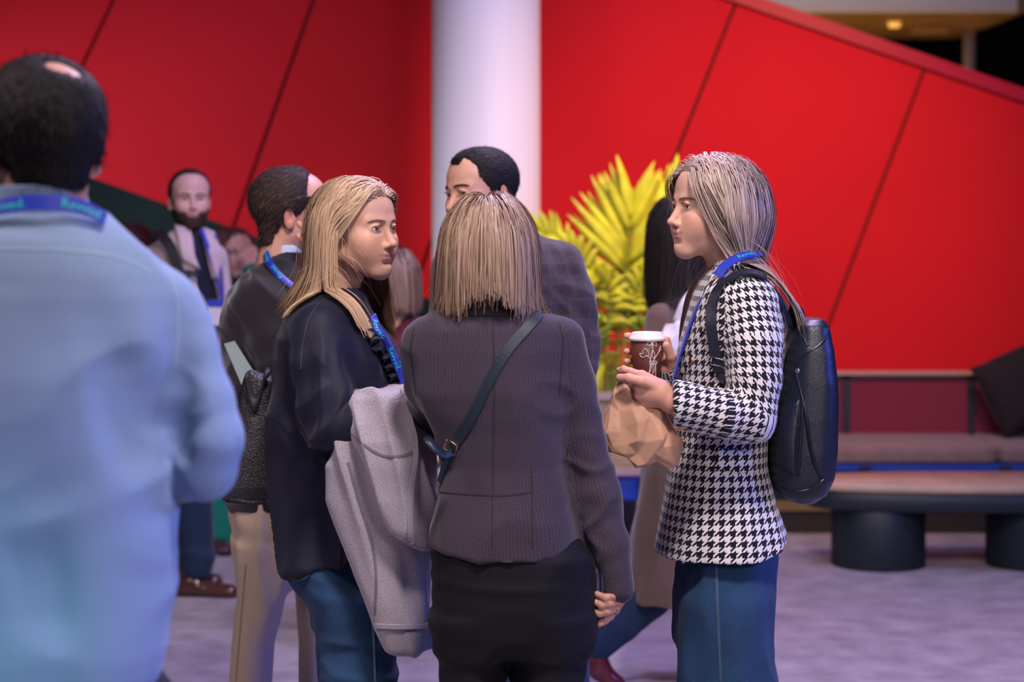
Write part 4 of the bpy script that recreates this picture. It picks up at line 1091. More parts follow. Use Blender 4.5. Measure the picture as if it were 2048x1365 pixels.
    def pulls(w,l,i,lay):
        d = np.zeros_like(w)
        m = (l[:,1] < -.035)&(l[:,2]<.075); d[m] += (V(0,1,0)@H.R.T)*.22                   # front locks sweep back off the face
        z = l[:,2]; side = (l[:,1] > -.045)
        tx = np.where(l[:,0] > 0, .050, -.05); ty = .045
        m = side & (z < .0) & (z > -.13); d[m] += np.stack([(tx-l[:,0])*3.0, np.clip((ty-l[:,1]),-.03,.06)*5.0, 0*z],1)[m]@H.R.T     # gathered at the nape under the ribbon
        m = (z <= -.10) & (w[:,0] > at(1440,0,D)[0]) & (z > -.2); d[m,0] += .24          # then out over the back
        m = (z <= -.2); d[m,0] += .06
        return d
    def zend(p):
        l = H.l(p); return np.where(l[:,1] < -.01, at(0,640,D)[2], np.where(p[:,1]<D-.02, at(0,705,D)[2], at(0,690,D)[2]))
    long_hair(H, P, HM["ash"], 5600, zend, .52, .008, [shf], thick=.018, tone=(.05,1), soft=.01, pulls=pulls, stray=90, back=.42, seg=26, tonefn=lambda p: .12*(p[:,1]<-.02))
    return P, fs, H, k, kc
RW = woman_houndstooth()
# ---- woman with the long blonde hair, navy blouse, coat over her arm
def woman_blonde():
    D = 4.66; c = at(670,1000,D)
    P = thing("person", (c[0],D,0), "woman with long blonde hair in a loose navy blouse and blue jeans", "person")
    T = [(575,650,722,.06),(592,622,735,.095),(612,596,742,.13),(640,572,756,.155),(675,557,782,.17),(720,549,800,.17),(780,545,812,.165),(850,541,815,.16),(930,541,806,.155),(1000,548,788,.15),(1070,557,762,.15),(1140,563,735,.155)]
    tor = loft([row(y,l,r,D,b) for y,l,r,b in T], e=2.25)
    na, npt = arm([(640,655,D-.13,50),(640,735,D-.165,56),(648,810,D-.19,58),(672,858,D-.20,54),(720,856,D-.22,46),(768,846,D-.22,36)])
    fa, fpt = arm([(690,650,D+.14,46),(720,760,D+.18,44),(760,850,D+.16,42),(820,850,D+.05,36)])
    prims = [tor,na,fa]; fn = dist_of(prims)
    nav = cloth_mat("navy_blouse_cotton",((.0035,.0042,.013),(.011,.013,.034)),1000,.6,.08,.15,var=(4,.25))
    fold = fold_fn([(np.array([[13,3,0],[0,9,0],[0,0,2.2]]),.012,lambda v: np.clip((at(0,640,D)[2]-v[:,2])/.12,0,1)),(np.array([[9,0,10],[0,6,0],[-9,0,9]]),.009,near_mask(at(665,850,D-.2),.12)),(np.diag([5,5,5]),.004,None)])
    hem = lambda f: f.apply(lambda v,X,Y,Z: np.maximum(v, at(0,1136,D)[2]+.22*np.clip(X-at(580,0,D)[0],0,1)-Z))
    b = garment("blouse", P, [("t",[(tor,0)]),("n",[(na,.03)]),("f",[(fa,.03)])], .0062, nav, [hem], fold, uvs={"t":("body",(c[0],D),.16),"n":("limb",npt,.06),"f":("limb",fpt,.05)})
    fs = skin_of(b)
    seam = mat("navy_seam",(.02,.022,.04),.7)
    band_on("shoulder_seam", fs, [(664,592),(640,606),(618,640),(606,690),(602,740)], D-.5, D+.2, .004, seam, b, off=.0006, th=.0008, n=50)
    # ruffle down the front
    for k_,(xa,xb) in enumerate(((722,792),(738,806))):
        pth = spline([(xa,648,0),(xa*.5+xb*.5,708,0),(xb,775,0)],70)[:,:2]; q,n = hits(fs, pth, D-.5, D+.3, .010); tq = np.linspace(0,1,70); wv = np.sin(tq*46+k_)
        q = q+n*(.009*wv)[:,None]; n = n+np.gradient(q,axis=0)*(2.2*np.cos(tq*46+k_))[:,None]*20
        v,f = strip_(q, n, .030, .0012); mesh_obj("ruffle", v, f, nav, b, uv=(v[:,[0,2]])[f])
    # jeans
    hip = loft([row(1095,572,728,D,.13),row(1120,570,735,D,.145),row(1150,580,745,D,.155),row(1180,600,762,D,.165),row(1205,622,776,D,.16),row(1250,634,788,D,.15)], e=2.2)
    L1 = loft([row(1190,622,776,D-.075,.082),row(1260,637,790,D-.08,.08),row(1365,645,800,D-.085,.078),row(1560,655,796,D-.09,.07),row(1786,662,792,D-.09,.066)], e=2.1)
    L2 = loft([row(1190,612,770,D+.085,.08),row(1260,628,772,D+.09,.078),row(1365,634,775,D+.095,.075),row(1560,620,760,D+.1,.07),row(1786,610,745,D+.1,.065)], e=2.1)
    jf = fold_fn([(np.array([[5,0,5],[0,6,0],[0,0,13]]),.004,None),(np.diag([5,5,3]),.004,None)])
    g = garment("jeans", P, [("h",[(hip,0)]),("a",[(L1,.03)]),("b",[(L2,.03)])], .008, m_denim, [], jf, uvs={"h":("body",(c[0],D),.15),"a":("body",(at(710,0,D)[0],D-.08),.09),"b":("body",(at(700,0,D)[0],D+.09),.09)})
    fj = skin_of(g); st = mat("jean_thread",(.10,.17,.26),.8)
    band_on("pocket_seam", fj, [(594,1162),(612,1155),(628,1138),(632,1132)], D-.5, D+.1, .005, st, g, off=.001, th=.001, n=30)
    band_on("side_seam", fj, [(742,1200),(746,1260),(750,1364)], D-.5, D, .005, st, g, off=.001, th=.001, n=40)
    for dy,x in ((-.09,725),(.1,678)): shoe("shoe", (at(x,0,D)[0],D+dy,0), 90, .19, m_shoe_dark, P)
    H = Head(at(710,467,D), 55, 0, 0, 1.0, fem=True, neck=.047, smile=.0042, mouth=1.12, neckdir=(-.01,.06,-.19), jaw=.97, nose=1.0, ntip=-.002, lip=.92, lipcol=(.58,.26,.25))
    hh = hand_(at(776,850,D-.22), V(.35,0,-1), V(-1,.3,0), .92, 1, (.5,.5,.5,.5))
    body_obj(P, H, (.62,.36,.255), [tor,na,fa,hip,L1,L2], [(hh,.003)], .0016)
    face_hair(H, P, HM["brow_light"], 200, gaze=(.22,-1,-.02), iris="iris_blue", lash=HM["brow_dark"])
    sh = dist_of([tor,na])
    def pulls(w,l,i,lay):
        d = np.zeros_like(w); m = (l[:,1] < -.022)&(l[:,2]<.095)&(l[:,2]>-.035); d[m] += (V(0,1,0)@H.R.T)*.34
        near = (l[:,0] < 0); z = l[:,2]
        m = near&(z<-.07)&(l[:,1]>.012); d[m,0] -= .05+.20*np.clip((l[m,1]-.012)/.07,0,1)       # near side falls behind the shoulder
        m = near&(z<-.10)&(l[:,1]<.012); d[m,0] += .16
        m = (~near)&(z<-.03); d[m] += (V(0,-1,0)@H.R.T)*.07
        return d
    def zend(p):
        l = H.l(p); y = np.where(l[:,0] > .01, 655, 612+38*np.clip((p[:,0]-at(600,0,D)[0])/.14,0,1)); return CZ-(y-YH)*D/F
    long_hair(H, P, HM["blonde"], 6200, zend, .46, .006, [sh], thick=.010, tone=(.15,1), soft=.008, pulls=pulls, stray=110, back=.6, seg=24, fb=1.8)
    # hairband
    t = np.linspace(-1.5,1.5,40); u = np.array([nrm(V(math.sin(a),-.30,math.cos(a))) for a in t]); pts = H.w(V(0,.014,.046)+u*V(.0885,.106,.0925)); nn = u@H.R.T
    v,f = strip_(pts, nn, .004, .001); mesh_obj("hairband", v, f, mat("black_hairband",(.01,.01,.012),.4), P)
    # lanyard
    la = thing("lanyard", at(760,700,D-.12), "blue lanyard with teal print hanging over the navy blouse", "lanyard")
    pth = spline([(730,640,0),(748,676,0),(772,716,0),(792,752,0),(800,785,0)],40)[:,:2]; p,n = hits(fs, pth, D-.5, D+.3, .022)
    n = np.tile(V(.45,-.85,.2),(len(p),1))
    v,f = strip_(p,n,.019,.0012); mesh_obj("ribbon", v, f, m_lany, la)
    lettering("Revved.", p, n, .02, .015, .055, m_print, la); lettering("Revved.", p, n, .02, .10, .055, m_print, la)
    return fn
LWF = woman_blonde()

def grey_coat():
    D = 4.42; m = cloth_mat("grey_wool_coat",((.20,.18,.21),(.46,.43,.47)),700,.95,.35,.6,var=(5,.12))
    C = thing("coat", at(780,1000,D), "light grey wool coat draped over the forearm of the blonde woman", "coat")
    under = loft([row(y,l,r,D+dy,b) for y,l,r,b,dy in ((800,712,850,.05,.0),(870,676,876,.055,.01),(930,651,878,.055,.02),(1000,662,874,.055,.03),(1060,681,868,.05,.03),(1150,710,863,.05,.03),(1250,747,866,.045,.03),(1300,772,870,.04,.03))], e=2.6)
    top = loft([row(y,l,r,D+dy,b) for y,l,r,b,dy in ((775,720,818,.075,.06),(790,700,838,.095,.05),(830,692,856,.085,.02),(880,700,876,.06,-.03),(930,722,882,.045,-.05),(1000,752,880,.04,-.055),(1060,786,876,.035,-.055),(1095,822,868,.03,-.05),(1108,842,862,.02,-.045))], e=2.4)
    dg = np.array([[16,0,4.5],[0,6,0],[-1,0,1.6]])
    fo = lambda s: fold_fn([(dg,s,None),(np.diag([6,6,4]),.004,None)])
    def uv_(pr): return {"t":("flat",V(1,0,.15),V(-.15,0,1))}
    def cutr(f): f.apply(lambda v,X,Y,Z: smax(v, -(np.abs(Y-(D+.03))*0+ (X*0+1)), 0) if False else v)
    lp_ = garment("lower_panel", C, [("t",[(under,0)])], .006, m, [], fo(.009), uvs=uv_(0))
    tp = garment("sleeve_fold", C, [("t",[(top,0)])], .0055, m, [], fo(.007), uvs=uv_(0))
    fn = skin_of(tp); fu = skin_of(lp_); sm = mat("coat_seam",(.16,.14,.16),.95)
    band_on("seam", fn, [(702,866),(730,892),(768,912),(806,912),(832,902)], D-.4, D+.2, .005, sm, tp, off=.0008, th=.0012, n=50)
    band_on("edge_roll", fn, [(806,778),(818,830),(834,900),(824,960),(818,1040),(822,1085)], D-.4, D+.2, .012, m, tp, off=.003, th=.004, n=36)
    band_on("seam", fu, [(696,925),(716,1000),(742,1080),(752,1150),(750,1230)], D-.4, D+.2, .005, sm, tp, off=.0008, th=.0012, n=50)
    band_on("hem_fold", fu, [(752,1252),(800,1254),(840,1254),(862,1250)], D-.4, D+.2, .010, m, tp, off=.002, th=.003, n=40)
grey_coat()

def leather_tote():
    D = 4.90
    B = thing("tote_bag", at(520,1000,D), "black pebbled leather tote bag hanging behind the blonde woman", "bag")
    lo = loft([row(y,l,r,D,b) for y,l,r,b in ((735,496,610,.035),(760,488,615,.05),(800,479,618,.062),(900,466,618,.07),(970,455,615,.072),(995,447,610,.066),(1003,452,605,.05))], e=3.2)
    f = field_of([(lo,0)],.0055)
    f.cut(ell(at(560,735,D),(.075,.05,.05)),.012)
    v,q = f.mesh(); v = v+vnormals(v,q)*(.004*ridged(v@np.diag([5,5,4])))[:,None]; b = mesh_obj("bag_body", v, q, m_blackleather, B)
    m_rim = mat("leather_rim_lighter",(.03,.026,.032),.42,spec=.5,bump=("voronoi",420,.5,.0016))
    rr = []
    for t in np.linspace(0,1,24):
        x = 499+40*t; ya = 735+52*math.sin(math.pi*min(1,t*1.15+.05))**1.2; yb = ya+16+26*math.sin(math.pi*t)
        rr.append(np.array([at(x-4*(1-t),ya,D-.050), at(x-14*(1-t)*math.sin(math.pi*t*.6+.4),(ya+yb)/2,D-.084), at(x-12*(1-t),yb,D-.072), at(x,yb-4,D-.045)]))
    v,f2 = rings_(rr); mesh_obj("folded_rim", v, f2, m_rim, B)
    v,f2 = sweep_(spline([at(560,745,D),at(590,690,D+.02),at(610,620,D+.06)],20),.007,8); mesh_obj("handle", v, f2, m_blackleather, B)
    vv,ff = strip_(np.array([at(452,1000,D-.06),at(500,1006,D-.065),at(560,1004,D-.065),at(605,1000,D-.06)]), np.tile(V(0,-1,0),(4,1)), .012, .003); mesh_obj("base_piping", vv, ff, m_blackleather, B)
leather_tote()

# ---- man close to the camera in the light blue shirt
def man_shirt():
    D = 2.95; c = at(80,1000,D)
    P = thing("person", (c[0],D,0), "balding man seen from the back in a pale blue shirt", "person")
    T = [(400,-2,172,.062),(430,-40,210,.085),(455,-92,246,.10),(480,-132,283,.112),(510,-165,322,.12),(545,-188,352,.128),(590,-203,374,.135),(650,-208,380,.14),(750,-202,372,.145),(850,-192,352,.145),(1000,-187,346,.145),(1100,-186,343,.145),(1200,-185,340,.145),(1290,-180,334,.15),(1340,-172,322,.15),(1385,-150,285,.15)]
    tor = loft([row(y,l,r,D,b) for y,l,r,b in T], e=2.35)
    ra, rp = arm([(338,600,D,62),(373,700,D-.01,52),(398,800,D-.015,54),(414,875,D-.015,58),(408,932,D-.005,54),(335,945,D+.19,52),(250,925,D+.33,42)])
    la, lp = arm([(-165,600,D,66),(-215,740,D,62),(-245,900,D+.02,62),(-200,960,D+.2,52),(-110,930,D+.34,42)])
    fn = dist_of([tor,ra,la])
    m = cloth_mat("pale_blue_shirt_cotton",((.19,.29,.45),(.27,.38,.57)),900,.8,.1,.15,var=(3,.06))
    low = lambda v: np.clip((at(0,560,D)[2]-v[:,2])/.2,0,1)
    fold = fold_fn([(np.array([[9,2,1.5],[0,3,0],[0,0,1.3]]),.020,low),(np.array([[3,0,5],[0,3,0],[-2,0,6.5]]),.008,lambda v: np.clip((at(0,760,D)[2]-v[:,2])/.2,0,1)),(np.array([[9,0,9],[0,5,0],[-7,0,9]]),.006,near_mask(at(412,900,D),.12)),(np.diag([4,4,4]),.006,None)])
    fold0 = fold; fold = lambda v: .016*np.tanh(fold0(v)/.016)-.003
    s = garment("shirt", P, [("t",[(tor,0)]),("r",[(ra,.026)]),("l",[(la,.026)])], .0065, m, [], fold, uvs={"t":("body",(c[0],D),.2),"r":("limb",rp,.06),"l":("limb",lp,.06)})
    fs = skin_of(s)
    col_ = loft([row(442,-18,192,D,.088,.004),row(415,-8,180,D,.076,0),row(372,4,168,D,.070,-.01)], e=2.1); f = field_of([(col_,0)],.0045); f.cut(loft([row(440,20,150,D,.05),row(350,22,148,D,.05)]),.004); v,q = f.mesh()
    a = np.arctan2(v[:,0]-c[0],-(v[:,1]-D)); mesh_obj("collar", v, q, m, s, uv=np.stack([a*.09,v[:,2]],1)[q])
    band_on("yoke_seam", fs, [(-60,496),(30,498),(120,500),(200,508),(262,524),(300,545)], D-.4, D+.1, .003, mat("shirt_seam",(.33,.47,.62),.8), s, off=.0004, th=.0005, n=60)
    band_on("armhole_seam", fs, [(330,528),(352,590),(356,660),(350,740)], D-.4, D+.1, .003, bpy.data.materials["shirt_seam"], s, off=.0004, th=.0005, n=50)
    hip = loft([row(1300,-160,318,D,.135),row(1400,-160,320,D,.15),row(1480,-155,316,D,.14)], e=2.3)
    L1 = loft([row(1380,88,336,D,.11),row(1560,100,325,D,.10),row(2000,110,300,D,.08),row(2500,115,290,D,.075)], e=2.1); L2 = loft([row(1380,-165,74,D,.11),row(1560,-155,62,D,.10),row(2000,-135,50,D,.08),row(2500,-130,45,D,.075)], e=2.1)
    blk = cloth_mat("dark_navy_trousers",((.004,.005,.010),(.012,.014,.024)),900,.85,.1,.2)
    garment("trousers", P, [("h",[(hip,0)]),("a",[(L1,.03)]),("b",[(L2,.03)])], .010, blk, [], None, uvs={"h":("body",(c[0],D),.17),"a":("body",(c[0]+.1,D),.1),"b":("body",(c[0]-.1,D),.1)})
    for x in (200,-40): shoe("shoe", (at(x,0,D)[0],D+.03,0), 180, .21, m_shoe_dark, P)
    H = Head(at(84,302,D+.005), -152, -3, 0, 1.06, fem=False, neck=.056, neckdir=(0,.035,-.2))
    h1 = hand_(rp[-1], V(-.5,.8,.1), V(0,0,-1), 1.0, 1, (.6,.6,.6,.6)); h2 = hand_(lp[-1], V(.5,.8,.1), V(0,0,-1), 1.0, -1, (.6,.6,.6,.6))
    body_obj(P, H, (.50,.27,.19), [tor,ra,la,hip,L1,L2], [(h1,.004),(h2,.004)], .0026)
    face_hair(H, P, HM["brow_dark"], 80, iris="iris_brown")
    bald = lambda X,Y,Z: np.maximum(-(np.sqrt(((X+.016)/.026)**2+((Y-.052)/.022)**2+((Z-.118)/.026)**2)-1)*.022, -.052-Z-.12*(Y-.06))
    short_hair(H, P, HM["dark"], .010, .0, bald, 9000, .014, tone=(0,.8), w=.0015, lift=.10, flow=lambda p: np.stack([p[:,0]*2, .5+0*p[:,0], -.5-6*np.clip(p[:,1],0,1)],1))
    la_ = thing("lanyard", at(100,415,D-.1), "blue lanyard round the collar of the pale blue shirt", "lanyard")
    fc = dist_of([tor,col_]); pth = spline([(-34,440,0),(10,422,0),(60,413,0),(110,413,0),(160,424,0),(200,446,0)],50)[:,:2]; p,n = hits(fc, pth, D-.4, D+.15, .005)
    for _ in range(6): p[1:-1] = p[1:-1]*.5+(p[:-2]+p[2:])*.25
    n = p-V(c[0],D,0); n[:,2] = .03; p = p+n/np.linalg.norm(n,axis=1)[:,None]*.007
    v,f = strip_(p,n,.023,.0012); mesh_obj("ribbon", v, f, m_lany, la_, smooth=False); lettering("Revved.", p, n, .02, .012, .062, m_print, la_); lettering("Revved.", p, n, .02, .125, .062, m_print, la_)
man_shirt()
# ---- man in the black sweater with his hand at his face
def man_sweater():
    D = 5.5; c = at(565,1000,D)
    P = thing("person", (c[0],D,0), "man in a black sweater and tan trousers with his hand at his face", "person")
    T = [(505,545,612,.06),(525,522,628,.09),(550,484,648,.13),(580,460,664,.165),(620,446,680,.185),(660,440,690,.19),(720,442,695,.185),(800,448,690,.17),(900,452,682,.16),(1000,457,668,.16),(1016,459,664,.158)]
    tor = loft([row(y,l,r,D,b) for y,l,r,b in T], e=2.3)
    ra, rp = arm([(515,600,D-.14,50),(545,680,D-.19,50),(590,760,D-.22,46),(625,660,D-.24,40),(640,545,D-.2,32)])
    la, lp = arm([(560,600,D+.16,50),(600,740,D+.2,46),(640,850,D+.1,42),(700,830,D+.0,34)])
    m = cloth_mat("black_sweater_knit",((.0055,.005,.007),(.022,.019,.024)),800,.8,.35,.3,var=(4,.2))
    fold = fold_fn([(np.array([[9,0,12],[0,5,0],[5,0,-3]]),.009,near_mask(at(520,660,D-.15),.2)),(np.diag([4,4,4]),.005,None)])
    fn = dist_of([tor,ra,la])
    g = garment("sweater", P, [("t",[(tor,0)]),("r",[(ra,.04)]),("l",[(la,.04)])], .0075, m, [], fold, uvs={"t":("body",(c[0],D),.17),"r":("limb",rp,.06),"l":("limb",lp,.06)})
    col_ = loft([row(560,546,628,D,.078,0),row(530,540,622,D-.0,.07),row(490,548,606,D,.064,0)], e=2.1); f = field_of([(col_,0)],.005); v,q = f.mesh(); a = np.arctan2(v[:,0]-c[0],-(v[:,1]-D))
    mesh_obj("shirt_collar", v, q, cloth_mat("light_blue_collar",((.45,.58,.68),(.56,.68,.78)),900), P, uv=np.stack([a*.08,v[:,2]],1)[q])
    tan = cloth_mat("tan_chino",((.42,.33,.24),(.58,.47,.36)),900,.85,.1,.2,var=(4,.1))
    hip = loft([row(985,464,650,D,.15),row(1040,468,648,D,.16),row(1110,474,646,D,.15),row(1165,478,640,D,.13)], e=2.3)
    L1 = loft([row(1090,472,602,D-.07,.095),row(1150,475,588,D-.08,.09),row(1200,470,572,D-.08,.085),row(1285,462,549,D-.08,.08),row(1365,456,544,D-.08,.078),row(1553,452,540,D-.08,.075)], e=2.1)
    L2 = loft([row(1090,520,650,D+.09,.09),row(1187,598,650,D+.1,.085),row(1280,603,650,D+.1,.08),row(1365,602,648,D+.1,.078),row(1553,598,646,D+.1,.075)], e=2.1)
    tf = fold_fn([(np.diag([14,8,1.2]),.007,None),(np.array([[4,0,6],[0,4,0],[0,0,9]]),.005,near_mask(at(520,1060,D),.2))])
    t = garment("trousers", P, [("h",[(hip,0)]),("a",[(L1,.03)]),("b",[(L2,.03)])], .008, tan, [], tf, uvs={"h":("body",(c[0],D),.14),"a":("body",(at(510,0,D)[0],D-.08),.08),"b":("body",(at(625,0,D)[0],D+.1),.08)})
    band_on("side_seam", skin_of(t), [(492,1130),(486,1200),(478,1290),(472,1364)], D-.5, D+.1, .005, mat("tan_seam",(.36,.27,.19),.9), t, off=.001, th=.001, n=40)
    for x,dy in ((498,-.08),(622,.1)): shoe("shoe", (at(x,0,D)[0],D+dy,0), 100, .2, m_shoe_brown, P)
    H = Head(at(583,434,D), 103, 0, 0, 1.03, fem=False, neck=.054, neckdir=(0,.05,-.2))
    k = lambda x,y,dy=0: at(x-4,y,D-.165+dy*.5)
    hd = [(cone(k(645,560,-.02),k(641,525,0),.028,.026),.01)]
    for (kx,ky),(mx,my),(tx,ty) in (((650,478),(634,456),(614,437)),((640,488),(624,468),(602,448)),((634,500),(618,487),(600,472)),((632,512),(622,502),(612,494))):
        hd += [(cone(k(642,522),k(kx,ky),.02,.012),.014),(cone(k(kx,ky),k(mx,my,.012),.0095,.009),.005),(cone(k(mx,my,.012),k(tx,ty,.035),.009,.0078),.005)]
    lh = hand_(lp[-1], V(1,-.2,-.2), V(0,0,-1), 1.0, 1, (.6,.6,.6,.6))
    body_obj(P, H, (.56,.31,.23), [tor,ra,la,hip,L1,L2], [(hd,.0025),(lh,.004)], .0024)
    face_hair(H, P, HM["brow_dark"], 80, iris="iris_brown")
    rec = lambda X,Y,Z: np.where((Z>.055), (-.035-Y+.25*np.abs(X))*.7-.012, -1)
    short_hair(H, P, HM["brown"], .012, .0, rec, 7000, .018, tone=(0,1), lift=.12, flow=lambda p: np.stack([p[:,0]*1, .6+0*p[:,0], -.3-6*np.clip(p[:,1],0,1)],1))
    la_ = thing("lanyard", at(560,560,D-.1), "blue lanyard on the light blue collar above the black sweater", "lanyard")
    fc = dist_of([tor,col_]); pth = spline([(536,508,0),(540,528,0),(556,552,0),(578,572,0),(600,590,0)],40)[:,:2]; p,n = hits(fc, pth, D-.4, D+.2, .008)
    for _ in range(4): p[1:-1] = p[1:-1]*.5+(p[:-2]+p[2:])*.25; n[1:-1] = n[1:-1]*.5+(n[:-2]+n[2:])*.25
    v,f = strip_(p,n,.02,.0012); mesh_obj("ribbon", v, f, m_lany, la_); lettering("Revved.", p, n, .02, .005, .045, m_print, la_, flip=True); lettering("Revved.", p, n, .02, .075, .055, m_print, la_, flip=True)
    fo_ = thing("folder", at(478,720,D-.35), "pale green paper folder held under the arm of the black sweater", "folder"); q = [(448,688),(468,683),(512,752),(488,782)]; a = [at(x,y,D-.27) for x,y in q]
    vv = np.array(a+[p_+V(0,.012,0) for p_ in a]); mesh_obj("cover", vv, [(3,2,1,0),(4,5,6,7),(0,1,5,4),(1,2,6,5),(2,3,7,6),(3,0,4,7)], mat("pale_green_paper",(.32,.42,.38),.6), fo_, smooth=False)
man_sweater()

# ---- tall man in the grey plaid blazer
def man_plaid():
    D = 5.55; c = at(1025,1000,D)
    P = thing("person", (c[0],D,0), "dark haired man in a grey plaid blazer behind the woman in tweed", "person")
    T = [(465,958,1068,.075),(482,925,1100,.10),(500,900,1128,.125),(530,882,1146,.145),(570,878,1152,.155),(640,880,1150,.155),(760,890,1140,.145),(900,895,1135,.14),(1010,885,1150,.15),(1090,882,1155,.155)]
    tor = loft([row(y,l,r,D,b) for y,l,r,b in T], e=2.4)
    ra, rp = arm([(1124,525,D-.02,44),(1146,600,D-.04,44),(1154,700,D-.05,42),(1150,800,D-.06,40),(1110,860,D-.22,36),(1040,850,D-.30,30)])
    la, lp = arm([(902,540,D,36),(897,640,D+.0,36),(900,740,D-.05,36),(960,820,D-.2,32)])
    m = cloth_mat("grey_plaid_wool",((.018,.015,.021),(.080,.062,.070)),700,.9,.25,.4,plaid=((.055,.08,.55),(.055,.5,.22)),var=(5,.2))
    fold = fold_fn([(np.array([[9,0,10],[0,5,0],[-5,0,8]]),.008,near_mask(at(1140,620,D),.18)),(np.diag([5,5,4]),.004,None)])
    fn = dist_of([tor,ra,la])
    j = garment("blazer", P, [("t",[(tor,0)]),("r",[(ra,.04)]),("l",[(la,.04)])], .0075, m, [], fold, uvs={"t":("body",(c[0],D),.17),"r":("limb",rp,.06),"l":("limb",lp,.06)})
    patch_on("lapel", skin_of(j), [(1040,470),(1078,486),(1066,560),(1020,620)], D-.5, D+.2, .006, m, j, 8, 14, uvs=(V(.9,0,.2),V(-.2,0,.9)))
    hip = loft([row(1060,895,1145,D,.13),row(1160,900,1140,D,.13)], e=2.3); L1 = loft([row(1110,900,1030,D,.10),row(1365,905,1028,D,.085),row(1540,908,1020,D,.08)]); L2 = loft([row(1110,1020,1172,D,.10),row(1300,1036,1177,D,.085),row(1365,1045,1180,D,.085),row(1540,1050,1172,D,.08)])
    garment("jeans", P, [("h",[(hip,0)]),("a",[(L1,.03)]),("b",[(L2,.03)])], .010, m_denim, [], None, uvs={"h":("body",(c[0],D),.15),"a":("body",(at(965,0,D)[0],D),.08),"b":("body",(at(1110,0,D)[0],D),.08)})
    for x in (962,1110): shoe("shoe", (at(x,0,D)[0],D,0), -20, .21, m_shoe_dark, P)
    H = Head(at(965,393,D), -52, 4, -4, 1.04, fem=False, neck=.056, smile=.001, neckdir=(.02,.085,-.17), nose=1.12, ntip=-.002)
    h1 = hand_(rp[-1], V(-1,-.2,.1), V(0,0,-1), 1.0, 1, (.6,.6,.6,.6)); h2 = hand_(lp[-1], V(.8,-.4,.1), V(0,0,-1), 1.0, -1, (.6,.6,.6,.6))
    body_obj(P, H, (.60,.33,.24), [tor,ra,la,hip,L1,L2], [(h1,.004),(h2,.004)], .0018)
    face_hair(H, P, HM["brow_dark"], 150, gaze=(.32,-1,.02), iris="iris_brown", raise_=.003, full=1.4, bw=.0015)
    tm = lambda X,Y,Z: np.where((Z>.045)&(np.abs(X)>.020), (-.067+.25*(np.abs(X)-.020)-Y)*.7, -1)
    short_hair(H, P, HM["dark"], .008, -.004, tm, 11000, .012, tone=(.0,1), lift=.35, w=.0011)
man_plaid()

